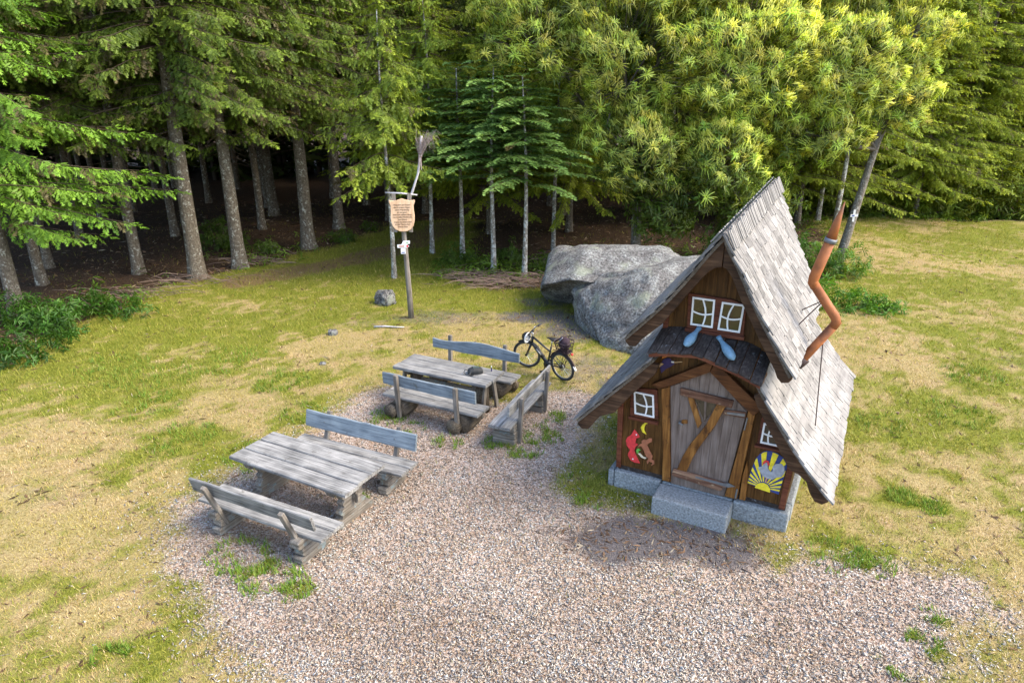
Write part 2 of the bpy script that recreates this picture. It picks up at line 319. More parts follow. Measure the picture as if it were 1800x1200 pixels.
def zones(x, y):
    x = np.asarray(x, float); y = np.asarray(y, float)
    wob = (fbm(x * .9, y * .9, 3) - .5) * 1.5 + (fbm(x * 5, y * 5, 9) - .5) * .7
    ch = sstep(-1.0, .75, sdist(x, y, CHIPS) + wob * .7) ; ch = ch * (.55 + .45 * sstep(.3, .6, ch + (fbm(x * 7, y * 7, 13, 3) - .5) * 1.3))
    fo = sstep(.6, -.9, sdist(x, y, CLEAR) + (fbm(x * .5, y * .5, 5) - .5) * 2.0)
    g = fbm(x * .33, y * .33, 21, 3) * .75 + fbm(x * 1.5, y * 1.5, 22, 3) * .42
    g = sstep(.46, .74, g) * .36 + sstep(.42, .66, fbm(x * 2.4 + 7, y * 2.4, 33, 4)) * .36 + sstep(.42, .62, fbm(x * 7.5 + 3, y * 7.5, 35, 3)) * .40 + .07
    nb_ = (fbm(x * 2.6, y * 2.6, 41, 3) - .5) * 1.7; sp_ = sstep(.40, .62, fbm(x * 6, y * 6, 43, 3))
    for gx, gy, gr in GREEN:
        w = np.where((np.abs(x - gx) < 2.6 * gr) & (np.abs(y - gy) < 2.6 * gr))[0]
        if len(w) == 0: continue
        d = np.hypot(x[w] - gx, y[w] - gy) / gr + nb_[w]
        g[w] += sstep(1.5, .1, d) * (.55 if gr < .75 else .5) * (.35 + 1.1 * sp_[w])
        if gr < .75: ch[w] *= 1 - .7 * sstep(.95, .3, d) * sp_[w]
    g = g + .38 * sstep(6.5, .5, sdist(x, y, CLEAR)) * (y > 12) * (x < 8)
    for gx, gy, gr in DRY:
        w = np.where((np.abs(x - gx) < 2 * gr) & (np.abs(y - gy) < 2 * gr))[0]
        if len(w): g[w] -= .34 * sstep(1.3, .2, np.hypot(x[w] - gx, y[w] - gy) / gr + nb_[w] * .6)
    # path trodden beside the wood, bare soil round the boulders and bicycle
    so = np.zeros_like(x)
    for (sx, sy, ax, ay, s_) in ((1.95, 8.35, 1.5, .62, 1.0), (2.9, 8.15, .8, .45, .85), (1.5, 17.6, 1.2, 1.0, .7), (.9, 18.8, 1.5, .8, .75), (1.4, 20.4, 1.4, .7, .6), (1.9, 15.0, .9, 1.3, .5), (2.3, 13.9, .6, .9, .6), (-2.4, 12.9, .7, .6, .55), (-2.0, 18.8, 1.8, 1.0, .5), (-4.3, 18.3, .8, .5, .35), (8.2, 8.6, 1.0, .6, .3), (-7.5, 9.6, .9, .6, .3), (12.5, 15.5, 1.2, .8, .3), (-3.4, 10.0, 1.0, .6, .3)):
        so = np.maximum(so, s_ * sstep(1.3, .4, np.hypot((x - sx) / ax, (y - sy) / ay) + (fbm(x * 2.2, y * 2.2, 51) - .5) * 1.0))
    line = [(-3.0, 33), (-4.4, 28.5), (-6.5, 25.4), (-9.3, 22.6)]
    dp = np.full(x.shape, 9.0)
    for (ax, ay), (bx, by) in zip(line, line[1:]):
        t = np.clip(((x - ax) * (bx - ax) + (y - ay) * (by - ay)) / ((bx - ax) ** 2 + (by - ay) ** 2), 0, 1)
        dp = np.minimum(dp, np.hypot(x - ax - t * (bx - ax), y - ay - t * (by - ay)))
    pa = sstep(1.25, .3, dp + (fbm(x * 1.3, y * 1.3, 61) - .5) * .9)
    return ch, fo, np.clip(g, 0, 1), np.clip(so, 0, 1), pa
def hgt(x, y):
    x = np.asarray(x, float); y = np.asarray(y, float)
    w = sstep(15, 26, np.hypot(x, y - 11))
    return w * (fbm(x * .16, y * .16, 71, 3) - .5) * .7 + w * (fbm(x * .9, y * .9, 75, 2) - .5) * .12
def hz(x, y): return float(hgt(np.array([x]), np.array([y]))[0])

def axis_arr(lo, hi, fine, far):
    a = list(np.arange(lo, hi + 1e-6, fine)); s = fine
    p, q = lo, hi
    left = []; right = []
    while p > -far: s *= 1.35; p -= s; left.append(p)
    s = fine
    while q < far: s *= 1.35; q += s; right.append(q)
    return np.array(left[::-1] + a + right)
gx = axis_arr(-15, 23, .17, 500); gy = axis_arr(4.5, 36, .17, 500)
GX, GY = np.meshgrid(gx, gy); gxf = GX.ravel(); gyf = GY.ravel()
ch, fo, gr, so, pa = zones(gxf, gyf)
gz = hgt(gxf, gyf) + (fbm(gxf * 2.5, gyf * 2.5, 81, 3) - .5) * .035
near_obj = sstep(0, .6, sdist(gxf, gyf, CHIPS)); gz = gz * (1 - .8 * near_obj) - .006
nx_, ny_ = len(gx), len(gy)
ii = (np.arange(ny_ - 1)[:, None] * nx_ + np.arange(nx_ - 1)[None, :]).ravel()
GF = np.stack([ii, ii + 1, ii + nx_ + 1, ii + nx_], 1)

m, nt, b = mat_new('ground'); L = nt.links; M['ground'] = m
b.inputs['Roughness'].default_value = .95; b.inputs['Specular IOR Level'].default_value = .15
za = N(nt, 'Attribute', attribute_name='zone'); zb = N(nt, 'Attribute', attribute_name='zone2')
sa = N(nt, 'SeparateColor'); sb = N(nt, 'SeparateColor'); L.new(za.outputs['Color'], sa.inputs[0]); L.new(zb.outputs['Color'], sb.inputs[0])
tc = N(nt, 'TexCoord')
def noise(s, d=6.0, r_=.65):
    n = N(nt, 'TexNoise', Scale=s, Detail=d, Roughness=r_); L.new(tc.outputs['Object'], n.inputs['Vector']); return n.outputs['Fac']
def mixc(f, a, b_):
    mm = N(nt, 'Mix', data_type='RGBA')
    if isinstance(f, float): mm.inputs['Factor'].default_value = f
    else: L.new(f, mm.inputs['Factor'])
    for k, v in (('A', a), ('B', b_)):
        if isinstance(v, tuple): mm.inputs[k].default_value = (*v, 1)
        else: L.new(v, mm.inputs[k])
    return mm.outputs['Result']
def rampf(f, stops):
    r = ramp(nt, stops); L.new(f, r.inputs['Fac']); return r.outputs['Color']
def sharpen(f, nf, k=3.0, amp=.8):   # break a soft mask up with noise
    a1 = N(nt, 'Math', operation='MULTIPLY_ADD'); L.new(nf, a1.inputs[0]); a1.inputs[1].default_value = amp; a1.inputs[2].default_value = -amp / 2
    a2 = N(nt, 'Math', operation='ADD'); L.new(f, a2.inputs[0]); L.new(a1.outputs[0], a2.inputs[1])
    mr = N(nt, 'MapRange', interpolation_type='SMOOTHSTEP'); L.new(a2.outputs[0], mr.inputs['Value'])
    mr.inputs['From Min'].default_value = .5 - .5 / k; mr.inputs['From Max'].default_value = .5 + .5 / k
    return mr.outputs[0]
nf = noise(22.0); nm_ = noise(5.0); nl = noise(1.2); nfine = noise(90.0, 4.0)
dry = rampf(nf, [(.28, (.16, .118, .05)), (.5, (.30, .235, .115)), (.7, (.41, .335, .19))])
grn = rampf(nf, [(.28, (.065, .08, .012)), (.5, (.15, .165, .022)), (.72, (.24, .24, .04))])
grass = mixc(sharpen(sb.outputs[0], nf, 1.5, 1.1), dry, grn)
straw = rampf(nl, [(.35, (1.08, .98, 1.05)), (.5, (1, 1, .9)), (.68, (.85, .92, .55))])
gm = N(nt, 'Mix', data_type='RGBA', blend_type='MULTIPLY'); gm.inputs['Factor'].default_value = .7; L.new(grass, gm.inputs['A']); L.new(straw, gm.inputs['B']); grass = gm.outputs['Result']
vo = N(nt, 'TexVoronoi', Scale=52.0); L.new(tc.outputs['Object'], vo.inputs['Vector'])
cs = N(nt, 'SeparateColor'); L.new(vo.outputs['Color'], cs.inputs[0])
chipc = rampf(cs.outputs[0], [(0, (.15, .10, .075)), (.25, (.25, .18, .135)), (.5, (.34, .265, .215)), (.75, (.41, .345, .30)), (1, (.49, .455, .435))])
cb = N(nt, 'Mix', data_type='RGBA', blend_type='MULTIPLY'); cb.inputs['Factor'].default_value = 1.0; L.new(chipc, cb.inputs['A']); L.new(rampf(noise(.9, 7.0, .7), [(.3, (.84, .78, .72)), (.5, (1.0, .97, .95)), (.65, (1.08, 1.07, 1.08))]), cb.inputs['B']); chipc = cb.outputs['Result']
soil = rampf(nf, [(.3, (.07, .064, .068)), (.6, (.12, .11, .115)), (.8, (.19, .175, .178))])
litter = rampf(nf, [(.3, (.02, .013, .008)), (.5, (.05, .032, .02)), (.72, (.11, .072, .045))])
pathc = rampf(nf, [(.3, (.10, .07, .03)), (.6, (.20, .14, .065)), (.8, (.29, .22, .11))])
c = mixc(sharpen(sa.outputs[0], nf, 1.7, 1.1), grass, chipc)
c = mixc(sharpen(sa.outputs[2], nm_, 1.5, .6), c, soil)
c = mixc(sharpen(sb.outputs[1], nm_, 1.5, .6), c, pathc)
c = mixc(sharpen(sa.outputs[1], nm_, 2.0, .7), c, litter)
L.new(c, b.inputs['Base Color'])
hsum = N(nt, 'Math', operation='ADD'); L.new(nfine, hsum.inputs[0]); L.new(vo.outputs['Distance'], hsum.inputs[1])
bp = N(nt, 'Bump', Strength=.6, Distance=.025); L.new(hsum.outputs[0], bp.inputs['Height']); L.new(bp.outputs['Normal'], b.inputs['Normal'])
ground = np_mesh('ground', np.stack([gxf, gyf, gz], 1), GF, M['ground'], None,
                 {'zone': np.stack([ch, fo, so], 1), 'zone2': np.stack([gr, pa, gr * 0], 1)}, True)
tag(ground, kind='structure')

# ------------------------------------------------------------------ foliage kit
def norm(v): return v / np.maximum(np.linalg.norm(v, axis=-1, keepdims=True), 1e-9)
def frames(D, U):      # rows: x = D, z near U
    X = norm(D); Y = norm(np.cross(U, X)); Z = np.cross(X, Y)
    return np.stack([X, Y, Z], -1)            # columns are axes
def instance(T, P, RM, S, C, cvar=.25, r=rng):
    """T: (verts (n,3), quads (m,4), tint (n,3)); P (k,3), RM (k,3,3), S (k,), C (k,3)"""
    tv, tf, tt = T; k = len(P); n = len(tv)
    V = np.einsum('kij,nj->kni', RM, tv) * S[:, None, None] + P[:, None, :]
    F = tf[None] + (np.arange(k) * n)[:, None, None]
    Cc = C[:, None, :] * tt[None]
    return V.reshape(-1, 3), F.reshape(-1, 4), Cc.reshape(-1, 3)
def merge(parts):
    V = []; F = []; C = []; o = 0
    for v, f, c_ in parts: V.append(v); F.append(f + o); C.append(c_); o += len(v)
    return np.concatenate(V), np.concatenate(F), np.concatenate(C)
def tubes_np(segs, n=4, col=(.09, .07, .05)):
    """segs: list of (pts, radii)"""
    V = []; F = []; o = 0
    for pts, rad in segs:
        pts = np.asarray(pts, float); mlen = len(pts)
        t = norm(np.gradient(pts, axis=0)); ref = np.where(np.abs(t[:, 2:3]) > .9, [[1., 0, 0]], [[0, 0, 1.]])
        a = norm(np.cross(t, ref)); b_ = np.cross(t, a)
        an = np.linspace(0, 2 * np.pi, n, endpoint=False)
        ring = pts[:, None] + (a[:, None] * np.cos(an)[None, :, None] + b_[:, None] * np.sin(an)[None, :, None]) * np.asarray(rad)[:, None, None]
        V.append(ring.reshape(-1, 3))
        i, k = np.meshgrid(np.arange(mlen - 1), np.arange(n), indexing='ij')
        F.append(np.stack([i * n + k, i * n + (k + 1) % n, (i + 1) * n + (k + 1) % n, (i + 1) * n + k], -1).reshape(-1, 4) + o); o += mlen * n
    V = np.concatenate(V); F = np.concatenate(F)
    return V, F, np.tile(np.array(col), (len(V), 1))
def diamond(V, F, T, p, d, w, up, tint):
    """leaf-like folded quad from p along vector d"""
    s = np.cross(d, up); s = s / (np.linalg.norm(s) + 1e-9) * w; n = len(V)
    V += [p, p + d * .45 + s - up * w * .25, p + d, p + d * .45 - s - up * w * .25]; F.append((n, n + 1, n + 2, n + 3)); T += [tint] * 4
def spray(kind, r):
    V = []; F = []; T = []
    n = 8 if kind == 'spruce' else 9
    for i in range(n):
        t = (i + .7) / n
        for sd_ in (-1, 1):
            ln = (.36 * (1 - t) + .11) * r.uniform(.75, 1.2)
            if kind == 'spruce':
                an = R(r.uniform(38, 62)); zt = r.uniform(-.55, .25)
            else:
                an = R(r.uniform(48, 70)); zt = r.uniform(-.12, .22)
            d = np.array([math.cos(an), sd_ * math.sin(an), zt]) * ln
            tn = r.uniform(.7, 1.1); tip = 1.25 if t > .8 else 1.0
            diamond(V, F, T, np.array([t, 0, -.12 * t * t]), d, .045 if kind == 'spruce' else .055, np.array([0, r.uniform(-.7, .7), 1.0]), (tn * tip, tn * tip, tn * tip * .9))
            if ln > .2:   # side twiglets
                for q in (r.uniform(.4, .7),):
                    an2 = an + r.choice((-1, 1)) * .7
                    d2 = np.array([math.cos(an2), sd_ * math.sin(an2), zt - .2]) * ln * .5
                    diamond(V, F, T, np.array([t, 0, -.12 * t * t]) + d * q, d2, .035, np.array([0, r.uniform(-.6, .6), 1.0]), (tn, tn, tn))
    diamond(V, F, T, np.array([.8, 0, -.09]), np.array([.32, 0, -.05]), .045, np.array([0, 0, 1.0]), (1.25, 1.25, 1.1))
    return np.array(V), np.array(F), np.array(T)
def coarse_spray(r):
    V = []; F = []; T = []
    for i in range(4):
        for sd_ in (-1, 1):
            an = R(r.uniform(30, 60)); d = np.array([math.cos(an), sd_ * math.sin(an), r.uniform(-.5, .2)]) * (.5 - .07 * i); tn = r.uniform(.7, 1.2)
            diamond(V, F, T, np.array([.22 * i, 0, -.03 * i]), d, .10, np.array([0, r.uniform(-.6, .6), 1.0]), (tn, tn, tn))
    return V, F, T
_r = random.Random(3)
SPR = [spray('spruce', _r) for _ in range(4)]; FIR = [spray('fir', _r) for _ in range(3)]

def conifer_crown(seed, z0, ztop, Rmax, kind='spruce', fine_to=11.5, base=(.075, .12, .022), tipc=(.13, .20, .03), droop=1.0, whorl=.42, nb=6, dead=0, lowR=None, dull=.12):
    r = np.random.default_rng(seed)
    P = []; D = []; U = []; S = []; C = []; K = []; segs = []
    z = z0
    while z < ztop - .3:
        t = (z - z0) / (ztop - z0)
        Lb = Rmax * (1 - t) ** .8 * (lowR if lowR and t < .05 else 1)
        fine = z < fine_to
        for k in range(nb if fine else max(4, nb - 1)):
            az = r.uniform(0, 2 * np.pi); ln = Lb * r.uniform(.45, 1.15) + .25; zz = z + r.uniform(-.6, .6)
            dr = np.array([np.cos(az), np.sin(az), 0]); sag = droop * r.uniform(.7, 1.3)
            ts = np.linspace(0, 1, 6)
            zc = ln * (.12 * ts - .62 * sag * ts ** 2 + .34 * sag * ts ** 3) if kind == 'spruce' else ln * (.22 * ts - .18 * sag * ts ** 2)
            pts = dr[None] * (ts * ln)[:, None] + np.array([0, 0, zz])[None] + np.stack([0 * ts, 0 * ts, zc], 1)
            side = np.array([-dr[1], dr[0], 0]); pts += side[None] * (np.sin(ts * 2.2) * r.uniform(-.2, .2) * ln)[:, None] * .3
            segs.append((pts, .004 + .016 * ln / 3 * (1 - ts * .85)))
            step = (.10 if fine else .34); m_ = max(3, int(ln * .86 / step))
            tt = np.linspace(.16 if fine else .2, 1.0, m_)
            m_ = len(tt); pp = np.stack([np.interp(tt, ts, pts[:, a]) for a in range(3)], 1)
            tan = norm(np.stack([np.interp(np.minimum(tt + .05, 1), ts, pts[:, a]) - np.interp(tt - .05, ts, pts[:, a]) for a in range(3)], 1))
            sgn = np.where(np.arange(m_) % 2 == 1, 1.0, -1.0)[:, None]; up_ = np.array([[0, 0, 1.0]])
            if kind == 'spruce':
                hang = (r.uniform(.35, 2.0, m_) * (1 - .55 * tt) * droop)[:, None]
                dd = tan * .5 + side[None] * sgn * r.uniform(.15, .8, (m_, 1)) - up_ * hang; ss = (.64 - .30 * tt) * r.uniform(.55, 1.25, m_)
            else:
                dd = tan * .75 + side[None] * sgn * .8 + up_ * r.uniform(-.1, .12, (m_, 1)); ss = (.58 - .28 * tt) * r.uniform(.8, 1.15, m_)
            dd[-1] = tan[-1]; ss[-1] = .55
            mv = np.clip(r.normal(.40, .32, m_), 0, 1)[:, None]; cl = np.array([base]) * (1 - mv) + np.array([tipc]) * mv
            dl = r.random(m_) < dull; cl[dl] = np.array([[.085, .075, .035]]) * r.uniform(.8, 1.5, (dl.sum(), 1))
            P.append(pp); D.append(dd); U.append(np.stack([r.uniform(-.3, .3, m_), r.uniform(-.3, .3, m_), np.ones(m_)], 1)); S.append(ss * (1.0 if fine else 1.9) * min(1.0, .5 + ln / 3)); C.append(cl); K.append(r.integers(0, 4 if kind == 'spruce' else 3, m_))
        z += whorl * (1 if fine else 2.0)
    for k in range(dead):
        az = r.uniform(0, 2 * np.pi); zz = z0 - r.uniform(0, 2.2); ln = r.uniform(.5, 1.8); dr = np.array([np.cos(az), np.sin(az), -.15])
        segs.append((np.stack([dr * 0, dr * ln * .5, dr * ln + [0, 0, -.15]]) + [0, 0, zz], [.014, .01, .004]))
    P, D, U, S, C, K = (np.concatenate(q) for q in (P, D, U, S, C, K))
    RM = frames(D, U); TP = SPR if kind == 'spruce' else FIR
    parts = [tubes_np(segs, 3, (.10, .078, .058))]
    for k in range(len(TP)):
        w = K == k
        if w.any(): parts.append(instance(TP[k], P[w], RM[w], S[w], C[w]))
    return merge(parts)

def trunk_mesh(seed, r0, h, flare=1.45, bend=.12, n=12, lean=(0, 0)):
    r = np.random.default_rng(seed); k = 16
    ts = np.linspace(0, 1, k) ** 1.5
    pts = np.stack([lean[0] * ts * h + bend * np.sin(ts * 4 + seed) * ts, lean[1] * ts * h + bend * np.cos(ts * 3 + seed) * ts, ts * h - .12], 1)
    rad = r0 * (1 - .82 * ts) * (1 + (flare - 1) * np.exp(-ts * h / .35))
    V, F, _ = tubes_np([(pts, rad)], n)
    an = np.arctan2(V[:, 1] - np.repeat(pts[:, 1], n), V[:, 0] - np.repeat(pts[:, 0], n))
    wz = np.exp(-np.maximum(V[:, 2], 0) / .4)
    f = 1 + .14 * wz * np.sin(an * 5 + seed) + .03 * np.sin(an * 3 + V[:, 2] * 1.3)
    c0 = np.repeat(pts, n, 0); V = c0 + (V - c0) * f[:, None]
    return V, F

def new_mesh(name, V, F, mat, colr=None, smooth=False):
    o = np_mesh(name, V, F, mat, None, colr, smooth); me = o.data; bpy.data.objects.remove(o); return me

# conifer stock: crowns and trunks shared between trees
crowns = {}
def stock(key, **kw):
    crowns[key] = new_mesh('crown', *merge_col(conifer_crown(**kw)), M['fol_needle'])
def merge_col(t): return t[0], t[1]
def stock(key, **kw):
    V, F, C = conifer_crown(**kw); crowns[key] = new_mesh('crown', V, F, M['fol_needle'], C)
SG = dict(base=(.072, .115, .020), tipc=(.185, .265, .038), dull=.2, nb=8)
stock('s1', seed=1, z0=6.2, ztop=21, Rmax=4.1, dead=26, fine_to=12.0, **SG)
stock('s2', seed=2, z0=5.7, ztop=19, Rmax=3.8, dead=26, fine_to=11.5, **SG)
crowns['s3'] = crowns['s1']
stock('low', seed=4, z0=3.1, ztop=17, Rmax=4.1, base=(.085, .175, .022), tipc=(.22, .40, .05), droop=.8, fine_to=10, nb=8)
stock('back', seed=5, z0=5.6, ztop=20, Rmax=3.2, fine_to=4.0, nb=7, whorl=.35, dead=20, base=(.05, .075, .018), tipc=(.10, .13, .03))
stock('right', seed=6, z0=2.6, ztop=17, Rmax=4.8, base=(.14, .20, .02), tipc=(.34, .40, .045), droop=.85, whorl=.36, fine_to=11.5, nb=9, dull=.04)
stock('young', seed=7, z0=3.9, ztop=8.8, Rmax=1.9, base=(.13, .20, .028), tipc=(.30, .38, .045), droop=1.1, nb=6, whorl=.30, dull=.05)
stock('fir', seed=8, z0=3.7, ztop=6.9, Rmax=2.1, kind='fir', base=(.10, .195, .055), tipc=(.23, .37, .11), nb=8, whorl=.22, dull=.02)
crowns['fir2'] = crowns['fir']
trunks = {k: new_mesh('trunk', *trunk_mesh(i, r0, h, fl, bd), M[mt], None, True) for i, (k, r0, h, fl, bd, mt) in enumerate(
    [('big', .265, 19, 1.5, .15, 'bark'), ('mid', .205, 18, 1.45, .2, 'bark'), ('thin', .085, 8.6, 1.3, .12, 'bark_pale'), ('pale', .10, 7.0, 1.35, .1, 'bark_pale'), ('mid2', .165, 18, 1.4, .25, 'bark')])}
def tree(name, label, x, y, trunk, crown, sc=1.0, rz=0.0, group=None, cat='tree', tilt=(0, 0), csc=None):
    t = thing(name, label, cat, (x, y, hz(x, y)), rz, group); t.scale = (sc, sc, sc); t.rotation_euler = (tilt[0], tilt[1], rz)
    link('trunk', trunks[trunk], t)
    if crown:
        c_ = link('crown', crowns[crown], t)
        if csc: c_.scale = csc
    return t
HERO = [
 (-14.6, 19.2, 'mid', 'low', 1.0, .3, 'bushy bright green spruce reaching in at the left edge of the photo'),
 (-15.8, 22.2, 'mid2', 's2', 1.0, 1.1, 'spruce trunk just behind the bushy left-edge spruce, beside the shrubs'),
 (-17.3, 24.9, 'mid2', 's1', .95, 2.0, 'farthest-left slim spruce trunk in the shade behind the shrubs'),
 (-13.3, 23.7, 'mid', 's2', .95, 2.6, 'slim lichen-grey spruce standing left of the two thick front trunks'),
 (-11.0, 23.2, 'big', 's1', 1.0, .5, 'thickest front spruce with flared base at the left forest edge'),
 (-10.05, 24.65, 'big', 's3', .92, 3.5, 'second thick spruce, right beside the thickest front one'),
 (-10.75, 26.2, 'mid2', 's2', 1.0, 4.4, 'slim spruce half hidden behind the two thick front spruces'),
 (-8.4, 27.8, 'big', 's2', 1.0, 5.2, 'dark spruce at the bend of the forest path, left of the sign'),
 (-8.05, 31.7, 'mid', 's1', 1.1, .9, 'spruce behind the path bend, next right of the dark one'),
 (-6.1, 34.2, 'mid', 's3', 1.0, 1.7, 'spruce left of the carved sign board, deep behind the path'),
]
for x, y, tr, cr, sc, rz, lb in HERO: tree('spruce_tree', lb, x, y, tr, cr, sc, rz, 'spruces along the left forest edge', 'spruce')
tree('young_spruce', 'thin pale-trunked young spruce just left of the carved sign', -4.12, 23.2, 'thin', 'young', 1.0, .4, None, 'spruce')
tree('young_spruce', 'bare-stemmed thin young spruce seen right behind the carved sign', -3.2, 27.0, 'thin', 'young', 1.1, 2.4, None, 'spruce')
tree('young_fir', 'left one of the three blue-green young firs behind the sign', -1.92, 26.0, 'pale', 'fir2', 1.0, 1.2, 'young firs with bare stems', 'fir')
tree('young_fir', 'middle one of the three blue-green young firs with bare stem', -.66, 24.0, 'pale', 'fir', 1.0, .1, 'young firs with bare stems', 'fir')
tree('young_fir', 'right one of the three blue-green young firs, nearest the boulders', .44, 23.4, 'pale', 'fir', .96, 2.2, 'young firs with bare stems', 'fir')
tree('young_spruce', 'slender young spruce behind the left boulder', 1.7, 27.6, 'thin', 'young', 1.05, 3.0, None, 'spruce')
tree('spruce_tree', 'tall green spruce right of the flowering chestnuts, at the meadow edge', 18.2, 36.5, 'mid', 'right', 1.05, .8, 'spruces along the right meadow edge', 'spruce')
tree('spruce_tree', 'spruce at the far right edge of the photo, behind the meadow', 24.8, 38.5, 'mid', 'right', 1.0, 2.9, 'spruces along the right meadow edge', 'spruce')
tree('spruce_tree', 'spruce between the last chestnut and the tall right spruce', 14.0, 33.5, 'mid2', 'right', .9, 4.1, 'spruces along the right meadow edge', 'spruce')
tree('spruce_tree', 'pale-stemmed spruce standing alone at the far meadow edge', 21.3, 36.2, 'mid2', 'right', .8, 5.1, 'spruces along the right meadow edge', 'spruce')
for x, y, sc, rz, lb in ((-1.0, 30.5, .85, 1.0, 'bright green spruce filling the gap above the three young firs'), (2.6, 31.0, .9, 3.3, 'bright spruce behind the left chestnut, above the boulders'), (-4.6, 36.5, .95, 5.0, 'sunlit spruce crown seen above the broom'),
                         (17.2, 42.0, 1.15, .4, 'taller spruce rising behind the right meadow-edge spruces'), (28.5, 41.0, 1.1, 2.2, 'spruce crown cut by the top right corner of the photo'), (10.5, 33.5, .95, 4.6, 'spruce half hidden behind the middle chestnut')):
    tree('spruce_tree', lb, x, y, 'mid2', 'right', sc, rz, None, 'spruce')
# the dark wood behind
pts = [(h[0], h[1]) for h in HERO] + [(-4.12, 23.2), (-3.2, 27), (-1.92, 26), (-.66, 24), (.44, 23.4), (1.7, 27.6), (18.2, 36.5), (24.8, 38.5), (14, 33.5), (21.3, 36.2), (-1, 30.5), (2.6, 31), (-4.6, 36.5), (17.2, 42), (28.5, 41), (10.5, 33.5), (4.8, 26), (8.6, 26.6), (12, 24.65)]
rr = random.Random(21); cand = []
for _ in range(6000):
    x = rr.uniform(-34, 40); y = rr.uniform(21, 52)
    if len(cand) >= 90: break
    sdv = float(sdist(np.array([x]), np.array([y]), CLEAR)[0])
    if sdv > -4.5 or (x > -3 and y < 29.5) or (x > 3 and y < 32): continue
    if abs(x) > y * .80 + 3: continue
    if min((x - p[0]) ** 2 + (y - p[1]) ** 2 for p in pts) < (2.7 + .02 * y) ** 2: continue
    pts.append((x, y)); cand.append((x, y))
for x, y in cand:
    left = x < 0
    tree('forest_spruce', 'dim spruce trunk deep in the dark wood ' + ('left of and behind the sign' if left else 'behind the chestnuts and the house'), x, y,
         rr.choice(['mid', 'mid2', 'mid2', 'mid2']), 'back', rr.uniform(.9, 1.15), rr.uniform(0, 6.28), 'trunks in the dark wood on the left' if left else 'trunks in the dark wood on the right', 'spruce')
# far wood that closes the view
r2 = np.random.default_rng(77); P = []; D = []; S = []; C = []; segs = []
for k in range(230):
    a = r2.uniform(-1.0, 1.0); x = a * 62; y = 54 + r2.uniform(0, 12) - abs(a) * 8; h = r2.uniform(13, 19)
    segs.append((np.array([[x, y, -.2], [x, y, h * .5], [x, y, h]]), [.22, .16, .03]))
    for q in range(38):
        z = r2.uniform(.3, h); az = r2.uniform(0, 6.28); rad = 3.0 * (1 - z / h) ** .7 * r2.uniform(.15, 1) * (1 if z > 3 else .8)
        P.append((x + rad * math.cos(az), y + rad * math.sin(az), z)); D.append((math.cos(az), math.sin(az), r2.uniform(-.7, .1))); S.append(r2.uniform(2.0, 3.2))
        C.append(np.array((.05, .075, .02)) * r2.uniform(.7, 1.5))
P = np.array(P); D = np.array(D); S = np.array(S); C = np.array(C); K = r2.integers(0, 4, len(P)); RM = frames(D, np.tile([0, 0, 1.], (len(P), 1)))
_q = [(np.array(v), np.array(f), np.array(t)) for v, f, t in [coarse_spray(random.Random(q)) for q in range(4)]]
V, F, Cc = merge([tubes_np(segs, 5, (.07, .055, .04))] + [instance(_q[k], P[K == k], RM[K == k], S[K == k], C[K == k]) for k in range(4)])
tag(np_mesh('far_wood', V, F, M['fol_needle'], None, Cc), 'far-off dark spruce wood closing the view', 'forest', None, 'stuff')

# ------------------------------------------------------------------ broadleaf kit
def leaf6(V, F, T, p, d, up, ln, w, droop, tint):
    s = np.cross(d, up); s /= np.linalg.norm(s) + 1e-9; n = len(V)
    q = [p, p + d * ln * .35 - up * droop * .08 * ln, p + d * ln * .7 - up * droop * .3 * ln, p + d * ln - up * droop * .62 * ln]
    V += [q[0], q[1] + s * w - up * w * .3, q[2] + s * w * .8 - up * w * .2, q[3], q[2] - s * w * .8 - up * w * .2, q[1] - s * w - up * w * .3]
    F += [(n, n + 1, n + 2, n + 3), (n, n + 3, n + 4, n + 5)]; T += [tint] * 6
def tuft(r, nl, nc, lt=(1, 1, 1), ct=(4.1, 3.2, 3.9)):
    V = []; F = []; T = []
    for k in range(nl):
        az = k * 2.4 + r.uniform(-.3, .3); el = r.uniform(-.35, .55); d = np.array([math.cos(az) * math.cos(el), math.sin(az) * math.cos(el), math.sin(el)])
        tn = r.uniform(.7, 1.2); leaf6(V, F, T, d * .03 + np.array([r.uniform(-.07, .07), r.uniform(-.07, .07), r.uniform(-.2, .05)]), d, np.array([r.uniform(-.2, .2), r.uniform(-.2, .2), 1.]), r.uniform(.18, .28), .027, r.uniform(.5, 1.3), (lt[0] * tn, lt[1] * tn, lt[2] * tn))
    for k in range(nc):
        az = k * 2.4 + 1 + r.uniform(-.4, .4); el = r.uniform(-.1, 1.15); d = np.array([math.cos(az) * math.cos(el), math.sin(az) * math.cos(el), math.sin(el)])
        tn = r.uniform(.8, 1.15); up = np.array([0, 0, 1.]); s = np.cross(d, up); s /= np.linalg.norm(s); ln = r.uniform(.24, .40); n = len(V); w = .0105
        q = [d * .03, d * ln * .58 + [0, 0, .045], d * ln * .92 - up * ln * r.uniform(.35, .85)]
        for i, qq in enumerate(q): V += [qq + s * w * (1 if i < 2 else .5), qq - s * w * (1 if i < 2 else .5)]
        F += [(n, n + 1, n + 3, n + 2), (n + 2, n + 3, n + 5, n + 4)]; T += [(ct[0] * tn, ct[1] * tn, ct[2] * tn)] * 6
    return np.array(V), np.array(F), np.array(T)
_r = random.Random(5)
CAT = [tuft(_r, 6, 18) for _ in range(3)]; LEAF = [tuft(_r, 14, 0) for _ in range(3)]
